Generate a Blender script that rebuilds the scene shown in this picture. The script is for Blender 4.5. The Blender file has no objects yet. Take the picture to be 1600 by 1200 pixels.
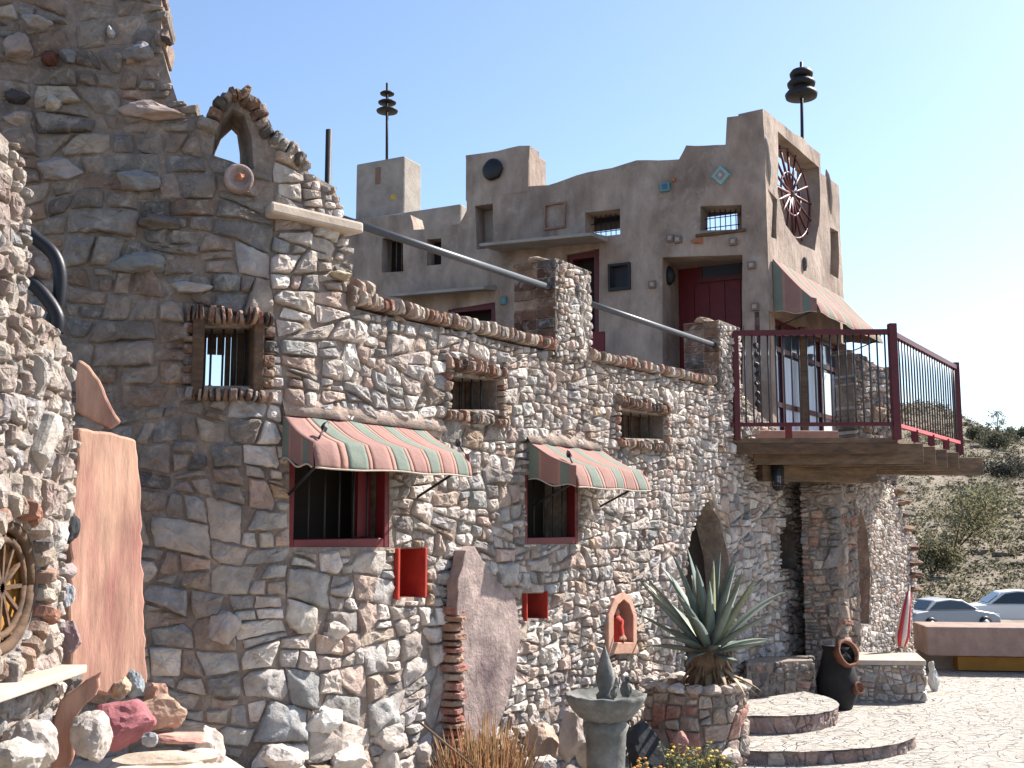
import bpy, bmesh, math, random
from mathutils import Vector, Matrix, noise
from mathutils.geometry import delaunay_2d_cdt
random.seed(11)
R = math.radians
S = bpy.context.scene
COL = S.collection

# ---------------------------------------------------------------- camera, sky, sun, exposure
EYE = 1.75
F = 1715.0
PITCH = math.atan(0.128)
cd = bpy.data.cameras.new('camera'); cam = bpy.data.objects.new('camera', cd); COL.objects.link(cam)
cd.sensor_width = 36; cd.lens = F/1600*36; cd.clip_end = 3000; cd.clip_start = 0.05
cam.location = (0, 0, EYE); cam.rotation_euler = (R(90)+PITCH, 0, 0)
S.camera = cam
SUNV = Vector((0.640, 0.330, 0.690)).normalized()
sd = bpy.data.lights.new('sun', 'SUN'); sd.energy = 5.0; sd.angle = R(0.5); sd.color = (1.0, 0.94, 0.86)
sun = bpy.data.objects.new('sun', sd); COL.objects.link(sun)
sun.rotation_euler = SUNV.to_track_quat('Z', 'Y').to_euler(); sun.location = (8, 2, 12)
W = bpy.data.worlds.new('World'); S.world = W; W.use_nodes = True
nt = W.node_tree; nt.nodes.clear()
sky = nt.nodes.new('ShaderNodeTexSky'); sky.sky_type = 'NISHITA'; sky.sun_disc = False
sky.sun_elevation = math.asin(SUNV.z); sky.sun_rotation = math.atan2(SUNV.x, SUNV.y)
sky.altitude = 350; sky.air_density = 1.0; sky.dust_density = 1.3; sky.ozone_density = 2.6
bg = nt.nodes.new('ShaderNodeBackground'); bg.inputs[1].default_value = 0.10
out = nt.nodes.new('ShaderNodeOutputWorld')
nt.links.new(sky.outputs[0], bg.inputs[0]); nt.links.new(bg.outputs[0], out.inputs[0])
S.view_settings.view_transform = 'Standard'; S.view_settings.look = 'None'
S.view_settings.exposure = 1.3; S.view_settings.gamma = 1.0; S.view_settings.use_curve_mapping = False

# ---------------------------------------------------------------- where things stand
CP, SP = math.cos(PITCH), math.sin(PITCH)
def ray(x, y):
    u = (x-800)/F; v = (600-y)/F
    return Vector((u, CP - v*SP, SP + v*CP))
def at(x, y, Y):
    d = ray(x, y); k = Y/d.y
    return Vector((d.x*k, Y, EYE + d.z*k))
def on_ground(x, y, z=0.0):
    d = ray(x, y); k = (z-EYE)/d.z
    return Vector((d.x*k, d.y*k, z))
def on_plane(x, y, p, n):
    d = ray(x, y); k = (p[0]*n[0]+p[1]*n[1])/(d.x*n[0]+d.y*n[1])
    return Vector((d.x*k, d.y*k, EYE+d.z*k))

# ---------------------------------------------------------------- object helpers
def setp(o, label=None, cat=None, group=None, kind=None):
    if label: o['label'] = label
    if cat: o['category'] = cat
    if group: o['group'] = group
    if kind: o['kind'] = kind
    return o
def empty(name, loc, label, cat, group=None, rz=0):
    o = bpy.data.objects.new(name, None); o.empty_display_size = 0.1; COL.objects.link(o)
    o.location = loc; o.rotation_euler = (0, 0, rz)
    setp(o, label, cat, group); return o
class MB:
    def __init__(s): s.v = []; s.f = []; s.c = []; s.sm = []
    def add(s, vs, fs, col=(1, 1, 1), smooth=False):
        b = len(s.v); s.v.extend([tuple(v) for v in vs]); s.c.extend([col]*len(vs))
        for f in fs: s.f.append(tuple(i+b for i in f)); s.sm.append(smooth)
    def build(s, name, m, parent=None, weld=0.0, bevel=0.0, seg=2):
        me = bpy.data.meshes.new(name); o = bpy.data.objects.new(name, me); COL.objects.link(o)
        vs = s.v
        if parent is not None:
            M = Matrix.LocRotScale(parent.location, parent.rotation_euler, parent.scale)
            p = parent
            if parent.parent is not None:
                g = parent.parent; M = Matrix.LocRotScale(g.location, g.rotation_euler, g.scale) @ M
            Mi = M.inverted(); vs = [tuple(Mi @ Vector(v)) for v in vs]; o.parent = parent
        me.from_pydata(vs, [], s.f)
        ca = me.color_attributes.new('Col', 'FLOAT_COLOR', 'POINT')
        fl = []
        for c in s.c: fl.extend((c[0], c[1], c[2], 1.0))
        ca.data.foreach_set('color', fl)
        me.polygons.foreach_set('use_smooth', s.sm)
        if weld:
            bm = bmesh.new(); bm.from_mesh(me); bmesh.ops.remove_doubles(bm, verts=bm.verts, dist=weld)
            bmesh.ops.recalc_face_normals(bm, faces=bm.faces); bm.to_mesh(me); bm.free()
        if bevel:
            bv = o.modifiers.new('bevel', 'BEVEL'); bv.width = bevel; bv.segments = seg; bv.limit_method = 'ANGLE'; bv.angle_limit = R(35)
        me.materials.append(m); me.update()
        return o
    def box(s, c, sx, sy, sz, ax=None, col=(1, 1, 1), taper=1.0):
        c = Vector(c)
        X, Y, Z = ax if ax else (Vector((1, 0, 0)), Vector((0, 1, 0)), Vector((0, 0, 1)))
        vs = []
        for k in (-1, 1):
            t = taper if k > 0 else 1
            for (i, j) in ((-1, -1), (1, -1), (1, 1), (-1, 1)):
                vs.append(c + X*(i*sx/2*t) + Y*(j*sy/2*t) + Z*(k*sz/2))
        s.add(vs, [(3, 2, 1, 0), (4, 5, 6, 7), (0, 1, 5, 4), (1, 2, 6, 5), (2, 3, 7, 6), (3, 0, 4, 7)], col)
    def bar(s, a, b, w, h=None, col=(1, 1, 1), up=Vector((0, 0, 1))):
        a = Vector(a); b = Vector(b); h = h or w
        d = (b-a); L = d.length; d.normalize()
        if abs(d.dot(up)) > 0.98: up = Vector((0, 1, 0))
        x = d.cross(up).normalized(); y = x.cross(d).normalized()
        s.box((a+b)/2, w, L, h, (x, d, y), col)
    def tube(s, pts, r, n=10, col=(1, 1, 1), cap=True, smooth=True):
        pts = [Vector(p) for p in pts]
        rs = r if isinstance(r, (list, tuple)) else [r]*len(pts)
        vs = []; fs = []
        prev = None
        for i, p in enumerate(pts):
            d = (pts[min(i+1, len(pts)-1)] - pts[max(i-1, 0)]).normalized()
            if prev is None:
                up = Vector((0, 0, 1)) if abs(d.z) < 0.95 else Vector((1, 0, 0))
                x = d.cross(up).normalized()
            else:
                x = (prev - d*prev.dot(d)).normalized()
            prev = x; y = d.cross(x)
            for k in range(n):
                a = 2*math.pi*k/n; vs.append(p + (x*math.cos(a) + y*math.sin(a))*rs[i])
        for i in range(len(pts)-1):
            for k in range(n):
                fs.append((i*n+k, i*n+(k+1) % n, (i+1)*n+(k+1) % n, (i+1)*n+k))
        if cap:
            fs.append(tuple(range(n))[::-1]); fs.append(tuple((len(pts)-1)*n+k for k in range(n)))
        s.add(vs, fs, col, smooth)
    def lathe(s, c, prof, n=28, col=(1, 1, 1), M=None, smooth=True, wob=0.0):
        c = Vector(c); vs = []; fs = []
        for (r, z) in prof:
            for k in range(n):
                a = 2*math.pi*k/n
                rr = r*(1+wob*noise.noise(Vector((math.cos(a)*2, math.sin(a)*2, z*5))))
                v = Vector((rr*math.cos(a), rr*math.sin(a), z))
                if M: v = M @ v
                vs.append(c+v)
        for i in range(len(prof)-1):
            for k in range(n):
                fs.append((i*n+k, i*n+(k+1) % n, (i+1)*n+(k+1) % n, (i+1)*n+k))
        fs.append(tuple(range(n))[::-1]); fs.append(tuple((len(prof)-1)*n+k for k in range(n)))
        s.add(vs, fs, col, smooth)
    def blob(s, c, rx, ry, rz, seed=0, col=(1, 1, 1), rough=0.25, sub=3, cuts=5, rot=0, smooth=False):
        bm = bmesh.new(); bmesh.ops.create_icosphere(bm, subdivisions=sub, radius=1)
        rnd = random.Random(seed)
        planes = []
        for _ in range(cuts):
            n = Vector((rnd.gauss(0, 1), rnd.gauss(0, 1), rnd.gauss(0, 1))).normalized(); planes.append((n, rnd.uniform(0.6, 0.85)))
        Rm = Matrix.Rotation(rot, 3, 'Z')
        off = Vector((seed*3.1, seed*1.7, seed*0.9))
        vs = []
        for v in bm.verts:
            p = v.co.copy()
            for n, d in planes:
                e = p.dot(n)-d
                if e > 0: p -= n*e
            p *= 1 + rough*noise.noise(p*1.5+off) + rough*0.35*noise.noise(p*5+off)
            vs.append(Vector(c) + Rm @ Vector((p.x*rx, p.y*ry, p.z*rz)))
        fs = [[v.index for v in f.verts] for f in bm.faces]
        bm.free(); s.add(vs, fs, col, smooth)

# ---------------------------------------------------------------- materials
def mat(name, col=(0.5, 0.5, 0.5), rough=0.85, attr=False, var=0.25, scale=6.0, bump=0.3, bscale=40.0, bdist=0.01,
        metal=0.0, tint=None, tintscale=2.0, tintamt=0.5, tint2=None, t2scale=8.0, t2amt=0.4, spec=0.3, stretch=(1, 1, 1)):
    m = bpy.data.materials.new(name); m.use_nodes = True
    n = m.node_tree.nodes; l = m.node_tree.links; n.clear()
    o = n.new('ShaderNodeOutputMaterial'); b = n.new('ShaderNodeBsdfPrincipled'); l.new(b.outputs[0], o.inputs[0])
    b.inputs['Roughness'].default_value = rough; b.inputs['Metallic'].default_value = metal
    b.inputs['Specular IOR Level'].default_value = spec
    tc = n.new('ShaderNodeTexCoord'); mp = n.new('ShaderNodeMapping'); mp.inputs['Scale'].default_value = stretch
    l.new(tc.outputs['Object'], mp.inputs[0])
    if attr:
        a = n.new('ShaderNodeAttribute'); a.attribute_name = 'Col'; src = a.outputs['Color']
    else:
        a = n.new('ShaderNodeRGB'); a.outputs[0].default_value = (*col, 1); src = a.outputs[0]
    if tint:
        t = n.new('ShaderNodeTexNoise'); t.inputs['Scale'].default_value = tintscale; t.inputs['Detail'].default_value = 6
        l.new(mp.outputs[0], t.inputs[0])
        r = n.new('ShaderNodeMapRange'); r.inputs[1].default_value = 0.42; r.inputs[2].default_value = 0.68; r.inputs[4].default_value = tintamt
        l.new(t.outputs[0], r.inputs[0])
        mx = n.new('ShaderNodeMix'); mx.data_type = 'RGBA'; l.new(r.outputs[0], mx.inputs[0]); l.new(src, mx.inputs[6])
        mx.inputs[7].default_value = (*tint, 1); src = mx.outputs[2]
    if tint2:
        t = n.new('ShaderNodeTexNoise'); t.inputs['Scale'].default_value = t2scale; t.inputs['Detail'].default_value = 9; t.inputs['Roughness'].default_value = 0.7; t.inputs['Distortion'].default_value = 0.8
        l.new(tc.outputs['Object'], t.inputs[0])
        r = n.new('ShaderNodeMapRange'); r.inputs[1].default_value = 0.52; r.inputs[2].default_value = 0.62; r.inputs[4].default_value = t2amt
        l.new(t.outputs[0], r.inputs[0])
        mx = n.new('ShaderNodeMix'); mx.data_type = 'RGBA'; l.new(r.outputs[0], mx.inputs[0]); l.new(src, mx.inputs[6])
        mx.inputs[7].default_value = (*tint2, 1); src = mx.outputs[2]
    t1 = n.new('ShaderNodeTexNoise'); t1.inputs['Scale'].default_value = scale; t1.inputs['Detail'].default_value = 8; t1.inputs['Roughness'].default_value = 0.65
    l.new(mp.outputs[0], t1.inputs[0])
    r1 = n.new('ShaderNodeMapRange'); r1.inputs[1].default_value = 0.25; r1.inputs[2].default_value = 0.75
    r1.inputs[3].default_value = 1-var; r1.inputs[4].default_value = 1+var; l.new(t1.outputs[0], r1.inputs[0])
    mu = n.new('ShaderNodeMix'); mu.data_type = 'RGBA'; mu.blend_type = 'MULTIPLY'; mu.inputs[0].default_value = 1
    l.new(src, mu.inputs[6]); l.new(r1.outputs[0], mu.inputs[7]); l.new(mu.outputs[2], b.inputs['Base Color'])
    if bump:
        t2 = n.new('ShaderNodeTexNoise'); t2.inputs['Scale'].default_value = bscale; t2.inputs['Detail'].default_value = 8; t2.inputs['Roughness'].default_value = 0.7
        l.new(mp.outputs[0], t2.inputs[0])
        bp = n.new('ShaderNodeBump'); bp.inputs['Strength'].default_value = bump; bp.inputs['Distance'].default_value = bdist
        l.new(t2.outputs[0], bp.inputs['Height']); l.new(bp.outputs[0], b.inputs['Normal'])
    return m
M_ = {}
M_['stone'] = mat('rubble stone', attr=True, rough=0.9, var=0.38, scale=9, bump=1.0, bscale=22, bdist=0.03, tint=(0.27, 0.19, 0.145), tintscale=7, tintamt=0.35, tint2=(0.42, 0.37, 0.325), t2scale=11, t2amt=0.55)
M_['boulder'] = mat('boulder', attr=True, rough=0.9, var=0.3, scale=12, bump=0.6, bscale=24, bdist=0.015)
M_['stucco'] = mat('grey brown stucco', (0.35, 0.275, 0.225), 0.95, var=0.34, scale=4.5, bump=0.9, bscale=9, bdist=0.035, tint=(0.16, 0.115, 0.09), tintscale=2.2, tintamt=0.9, stretch=(1, 1, 0.5), tint2=(0.35, 0.29, 0.25), t2scale=3.2, t2amt=0.5)
M_['palestucco'] = mat('pale weathered stucco', (0.30, 0.265, 0.235), 0.95, var=0.25, scale=4.0, bump=0.5, bscale=18, bdist=0.02, tint=(0.2, 0.18, 0.16), tintscale=2.4, tintamt=0.6)
M_['red'] = mat('dark red paint', (0.12, 0.012, 0.016), 0.5, var=0.25, scale=9, bump=0.15)
M_['railred'] = mat('rail maroon paint', (0.085, 0.014, 0.018), 0.45, var=0.25, scale=9, bump=0.1)
M_['brightred'] = mat('bright red painted plaster', (0.36, 0.035, 0.022), 0.75, var=0.25, scale=12, bump=0.3)
M_['litrail'] = mat('sunlit rail red', (0.5, 0.10, 0.11), 0.6, var=0.2, scale=12, bump=0.2)  # brighter copy of the rail red, with sunlight put into the colour
M_['iron'] = mat('dark iron', (0.022, 0.022, 0.025), 0.55, var=0.3, bump=0.2, metal=0.3)
M_['pipe'] = mat('grey steel pipe', (0.075, 0.08, 0.09), 0.45, var=0.2, bump=0.05, metal=0.3)
M_['baluster'] = mat('slim dark steel bars', (0.06, 0.062, 0.068), 0.4, var=0.2, bump=0.05, metal=0.5)
M_['black'] = mat('black rubber', (0.012, 0.012, 0.016), 0.42, var=0.2, bump=0.1)
M_['dark'] = mat('black interior shade', (0.02, 0.016, 0.014), 0.95, var=0.2, bump=0.1)  # near-black colour stands in for the shade of unlit rooms
M_['wood'] = mat('weathered brown timber', (0.115, 0.068, 0.04), 0.85, var=0.45, scale=10, bump=0.5, bscale=20, stretch=(1, 1, 3), tint=(0.05, 0.035, 0.028), tintscale=4, tintamt=0.7)
M_['shadewood'] = mat('shade darkened timber', (0.022, 0.015, 0.011), 0.9, var=0.4, scale=10, bump=0.5, bscale=20, stretch=(1, 1, 3))  # timber blackened so the doorway looks shaded despite bounced light
M_['beam'] = mat('old timber beam', (0.15, 0.098, 0.06), 0.85, var=0.45, scale=8, bump=0.5, bscale=20, stretch=(1, 1, 4), tint=(0.07, 0.05, 0.04), tintscale=3, tintamt=0.7)
M_['cloth'] = mat('striped canvas', attr=True, rough=0.9, var=0.16, scale=5, bump=0.35, bscale=9, bdist=0.03)
M_['attr'] = mat('painted tile', attr=True, rough=0.7, var=0.2, scale=12, bump=0.2)
M_['slab'] = mat('red banded flagstone', (0.40, 0.24, 0.17), 0.85, var=0.4, scale=5, bump=0.4, bscale=7, bdist=0.02, tint=(0.27, 0.12, 0.10), tintscale=2.6, tintamt=1.0, stretch=(2.6, 2.6, 0.6))
M_['pinkslab'] = mat('pink grey flagstone', (0.31, 0.24, 0.215), 0.9, var=0.45, scale=8, bump=0.8, bscale=12, bdist=0.03, tint=(0.14, 0.10, 0.10), tintscale=3.2, tintamt=1.0)
M_['pale'] = mat('pale concrete ledge', (0.42, 0.35, 0.285), 0.9, var=0.25, scale=8, bump=0.4, bscale=30)
M_['ledge'] = mat('rough tan mortar', (0.37, 0.285, 0.235), 0.95, var=0.35, scale=14, bump=0.9, bscale=30, bdist=0.02)
M_['rust'] = mat('dull brown clay', (0.17, 0.075, 0.045), 0.9, var=0.45, scale=14, bump=0.5)
M_['scrubleaf'] = mat('dry scrub leaves', attr=True, rough=1.0, var=0.2, scale=3, bump=0, spec=0.02)
M_['pot'] = mat('sooty clay', (0.02, 0.018, 0.018), 0.9, var=0.4, bump=0.4)
M_['pinkplaster'] = mat('pink plaster', (0.46, 0.27, 0.20), 0.9, var=0.2, scale=10, bump=0.4)
M_['fount'] = mat('grey cast stone', (0.17, 0.17, 0.16), 0.9, var=0.45, scale=10, bump=0.8, bscale=28, tint=(0.065, 0.068, 0.06), tintscale=7, tintamt=0.85)
M_['terra'] = mat('terracotta', (0.30, 0.12, 0.06), 0.8, var=0.3, scale=10, bump=0.3)
M_['leaf'] = mat('plant leaf', attr=True, rough=0.6, var=0.2, scale=10, bump=0.1)
M_['paintw'] = mat('white car paint', (0.60, 0.59, 0.57), 0.25, var=0.03, bump=0, spec=0.5)
M_['paints'] = mat('silver car paint', (0.30, 0.31, 0.32), 0.4, var=0.05, bump=0, metal=0.1, spec=0.4)
M_['carglass'] = mat('car glass', (0.02, 0.03, 0.035), 0.1, var=0.0, bump=0, spec=0.6)
M_['ochre'] = mat('ochre board', (0.30, 0.145, 0.03), 0.8, var=0.2, bump=0.2)
M_['pinkwall'] = mat('pink cement render', (0.27, 0.19, 0.16), 0.9, var=0.3, bump=0.4)
M_['glass'] = mat('window glass', (0.05, 0.07, 0.10), 0.08, var=0.0, bump=0, spec=0.9)
M_['curtain'] = mat('pale curtain', (0.60, 0.68, 0.78), 0.9, var=0.2, scale=3, bump=0.5, bscale=6, bdist=0.02, stretch=(6, 6, 0.3))

# ground: dry desert dirt
def ground_mat():
    m = mat('desert ground', (0.21, 0.172, 0.13), 0.95, var=0.3, scale=0.9, bump=0.6, bscale=3.0, bdist=0.12, tint=(0.12, 0.108, 0.068), tintscale=0.35, tintamt=0.85)
    return m
M_['ground'] = ground_mat()
def patio_mat():
    m = bpy.data.materials.new('pale flagstone paving'); m.use_nodes = True
    n = m.node_tree.nodes; l = m.node_tree.links; b = n['Principled BSDF']; b.inputs['Roughness'].default_value = 0.9
    tc = n.new('ShaderNodeTexCoord')
    w = n.new('ShaderNodeTexNoise'); w.inputs['Scale'].default_value = 3; l.new(tc.outputs['Object'], w.inputs[0])
    ad = n.new('ShaderNodeMix'); ad.data_type = 'RGBA'; ad.blend_type = 'ADD'; ad.inputs[0].default_value = 0.35
    l.new(tc.outputs['Object'], ad.inputs[6]); l.new(w.outputs['Color'], ad.inputs[7])
    v = n.new('ShaderNodeTexVoronoi'); v.feature = 'DISTANCE_TO_EDGE'; v.inputs['Scale'].default_value = 6.5; l.new(ad.outputs[2], v.inputs[0])
    v2 = n.new('ShaderNodeTexVoronoi'); v2.inputs['Scale'].default_value = 6.5; l.new(ad.outputs[2], v2.inputs[0])
    hs = n.new('ShaderNodeSeparateColor'); l.new(v2.outputs['Color'], hs.inputs[0])
    cr = n.new('ShaderNodeValToRGB'); l.new(hs.outputs[0], cr.inputs[0])
    e = cr.color_ramp.elements; e[0].color = (0.47, 0.425, 0.365, 1); e[1].color = (0.55, 0.50, 0.44, 1)
    x = cr.color_ramp.elements.new(0.35); x.color = (0.51, 0.475, 0.43, 1)
    x = cr.color_ramp.elements.new(0.7); x.color = (0.49, 0.44, 0.385, 1)
    r = n.new('ShaderNodeMapRange'); r.inputs[2].default_value = 0.035; l.new(v.outputs[0], r.inputs[0])
    mx = n.new('ShaderNodeMix'); mx.data_type = 'RGBA'; l.new(r.outputs[0], mx.inputs[0]); mx.inputs[6].default_value = (0.44, 0.395, 0.34, 1); l.new(cr.outputs[0], mx.inputs[7])
    t = n.new('ShaderNodeTexNoise'); t.inputs['Scale'].default_value = 22; t.inputs['Detail'].default_value = 9; t.inputs['Roughness'].default_value = 0.75; l.new(tc.outputs['Object'], t.inputs[0])
    r2 = n.new('ShaderNodeMapRange'); r2.inputs[1].default_value = 0.3; r2.inputs[2].default_value = 0.7; r2.inputs[3].default_value = 0.5; r2.inputs[4].default_value = 1.3; l.new(t.outputs[0], r2.inputs[0])
    mu = n.new('ShaderNodeMix'); mu.data_type = 'RGBA'; mu.blend_type = 'MULTIPLY'; mu.inputs[0].default_value = 1
    l.new(mx.outputs[2], mu.inputs[6]); l.new(r2.outputs[0], mu.inputs[7]); l.new(mu.outputs[2], b.inputs['Base Color'])
    a2 = n.new('ShaderNodeMath'); a2.operation = 'MULTIPLY_ADD'; l.new(t.outputs[0], a2.inputs[0]); a2.inputs[1].default_value = 0.8; l.new(r.outputs[0], a2.inputs[2])
    bp = n.new('ShaderNodeBump'); bp.inputs['Strength'].default_value = 1.0; bp.inputs['Distance'].default_value = 0.05
    l.new(a2.outputs[0], bp.inputs['Height']); l.new(bp.outputs[0], b.inputs['Normal'])
    return m
M_['patio'] = patio_mat()

# ---------------------------------------------------------------- rubble masonry
class Path:
    def __init__(s, pts, closed=False):
        s.p = [Vector((a[0], a[1])) for a in pts]
        if closed: s.p.append(s.p[0].copy())
        s.closed = closed
        s.cum = [0]
        for i in range(len(s.p)-1): s.cum.append(s.cum[-1] + (s.p[i+1]-s.p[i]).length)
        s.L = s.cum[-1]
        s.n = []
        for i in range(len(s.p)-1):
            d = (s.p[i+1]-s.p[i]).normalized(); s.n.append(Vector((d.y, -d.x)))
        s.vn = []
        for i in range(len(s.p)):
            a = s.n[i-1] if i > 0 else (s.n[-1] if closed else s.n[0])
            b = s.n[i] if i < len(s.n) else (s.n[0] if closed else s.n[-1])
            s.vn.append((a+b).normalized())
    def seg(s, t):
        if s.closed: t = t % s.L
        i = 0
        while i < len(s.n)-1 and t > s.cum[i+1]: i += 1
        return i, t
    def pos(s, t, z, off=0.0):
        i, t = s.seg(t)
        d = (s.p[i+1]-s.p[i]); L = d.length; k = (t-s.cum[i])/L
        q = s.p[i] + d*k
        w = min(0.06, L/2)
        nn = s.n[i]
        if 0 <= k <= 1:
            dl, dr = k*L, (1-k)*L
            if dl < w: nn = s.n[i].lerp(s.vn[i], 1-dl/w)
            elif dr < w: nn = s.n[i].lerp(s.vn[i+1], 1-dr/w)
        return Vector((q.x+nn.x*off, q.y+nn.y*off, z))
    def loc(s, x, y, off=0.0):
        best = None
        for i in range(len(s.n)):
            n = s.n[i]; p = s.p[i] + n*off
            h = on_plane(x, y, p, n); q = Vector((h.x, h.y))
            d = s.p[i+1]-s.p[i]; L = d.length; k = (q-p).dot(d)/L
            pen = max(0, -k, k-L)
            if h.y < 0: continue
            if best is None or pen < best[0]: best = (pen, s.cum[i]+k, h.z)
        return best[1], best[2]
def inpoly(p, poly):
    x, y = p; r = False; j = len(poly)-1
    for i in range(len(poly)):
        xi, yi = poly[i]; xj, yj = poly[j]
        if (yi > y) != (yj > y) and x < (xj-xi)*(y-yi)/(yj-yi)+xi: r = not r
        j = i
    return r
def area(poly): return 0.5*sum(poly[i-1][0]*poly[i][1]-poly[i][0]*poly[i-1][1] for i in range(len(poly)))
def subd(poly, m):
    o = []
    for i in range(len(poly)):
        a = poly[i]; b = poly[(i+1) % len(poly)]
        n = max(1, int(math.ceil(math.hypot(b[0]-a[0], b[1]-a[1])/m)))
        for k in range(n): o.append((a[0]+(b[0]-a[0])*k/n, a[1]+(b[1]-a[1])*k/n))
    return o
def segdist(p, a, b):
    ax, ay = a; bx, by = b; dx, dy = bx-ax, by-ay
    t = max(0, min(1, ((p[0]-ax)*dx+(p[1]-ay)*dy)/((dx*dx+dy*dy) or 1e-9)))
    return math.hypot(p[0]-ax-dx*t, p[1]-ay-dy*t)
def core(mb, path, outline, holes, front, back, col, step=0.25, wob=0.0):
    out = subd(outline, step); hs = [subd(h, step) for h in holes]
    if wob:
        out = [(p[0]+wob*noise.noise(Vector((p[0]*2.3, p[1]*2.3, 1.3))), p[1]+wob*noise.noise(Vector((p[0]*2.3, p[1]*2.3, 7.7)))) for p in out]
    vs = []; es = []
    for lp in [out]+hs:
        b = len(vs); vs += [Vector(p) for p in lp]; es += [(b+i, b+(i+1) % len(lp)) for i in range(len(lp))]
    x0 = min(p[0] for p in out); x1 = max(p[0] for p in out); z0 = min(p[1] for p in out); z1 = max(p[1] for p in out)
    x = x0+step*0.5
    while x < x1:
        z = z0+step*0.5
        while z < z1:
            q = (x+random.uniform(-.02, .02), z+random.uniform(-.02, .02))
            if inpoly(q, out) and not any(inpoly(q, h) for h in hs): vs.append(Vector(q))
            z += step
        x += step
    r = delaunay_2d_cdt(vs, es, [], 0, 1e-5)
    V = r[0]; T = []
    for f in r[2]:
        c = (sum(V[i].x for i in f)/3, sum(V[i].y for i in f)/3)
        if inpoly(c, outline if not wob else out) and not any(inpoly(c, h) for h in hs): T.append(f)
    def wo(p): return wob*0.6*noise.noise(Vector((p.x*1.7, p.y*1.7, 3.1))) if wob else 0
    mb.add([path.pos(p.x, p.y, front+wo(p)) for p in V], T, col)
    mb.add([path.pos(p.x, p.y, back) for p in V], [tuple(reversed(f)) for f in T], col)
    for lp in [out]+hs:
        n = len(lp); a = area(lp)
        fr = [path.pos(p[0], p[1], front+wo(Vector(p))) for p in lp]; bk = [path.pos(p[0], p[1], back) for p in lp]
        mb.add(fr+bk, [(i, (i+1) % n, n+(i+1) % n, n+i) for i in range(n)], col)
def clip(poly, nx, ny, d):
    o = []; n = len(poly)
    for i in range(n):
        a = poly[i]; b = poly[(i+1) % n]
        da = a[0]*nx+a[1]*ny-d; db = b[0]*nx+b[1]*ny-d
        if da <= 0: o.append(a)
        if (da < 0 < db) or (db < 0 < da):
            t = da/(da-db); o.append((a[0]+(b[0]-a[0])*t, a[1]+(b[1]-a[1])*t))
    return o
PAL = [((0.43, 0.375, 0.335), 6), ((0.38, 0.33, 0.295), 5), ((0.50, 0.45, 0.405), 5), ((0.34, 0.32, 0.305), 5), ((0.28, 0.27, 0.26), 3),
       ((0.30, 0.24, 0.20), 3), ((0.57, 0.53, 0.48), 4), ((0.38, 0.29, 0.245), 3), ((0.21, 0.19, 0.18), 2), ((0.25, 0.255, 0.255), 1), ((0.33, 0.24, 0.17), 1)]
PALDARK = [((0.23, 0.195, 0.175), 5), ((0.195, 0.18, 0.17), 6), ((0.165, 0.165, 0.17), 5), ((0.27, 0.235, 0.21), 5), ((0.19, 0.145, 0.12), 3), ((0.11, 0.105, 0.105), 2), ((0.34, 0.30, 0.27), 1), ((0.25, 0.18, 0.14), 2)]  # lowered stone tones; on the left wall they carry its shade
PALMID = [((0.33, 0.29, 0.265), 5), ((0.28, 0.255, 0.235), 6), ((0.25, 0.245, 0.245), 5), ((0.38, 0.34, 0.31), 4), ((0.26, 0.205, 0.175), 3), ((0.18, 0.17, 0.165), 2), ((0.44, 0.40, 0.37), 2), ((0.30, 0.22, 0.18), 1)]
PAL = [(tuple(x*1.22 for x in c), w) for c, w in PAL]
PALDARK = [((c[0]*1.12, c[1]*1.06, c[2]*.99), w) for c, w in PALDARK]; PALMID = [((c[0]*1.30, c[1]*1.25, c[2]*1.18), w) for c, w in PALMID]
def pick(pal, rnd):
    t = sum(w for c, w in pal); k = rnd.uniform(0, t)
    for c, w in pal:
        k -= w
        if k <= 0: break
    g = rnd.uniform(0.82, 1.18)
    return tuple(min(0.85, x*g*rnd.uniform(0.985, 1.015)) for x in c)
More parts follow.
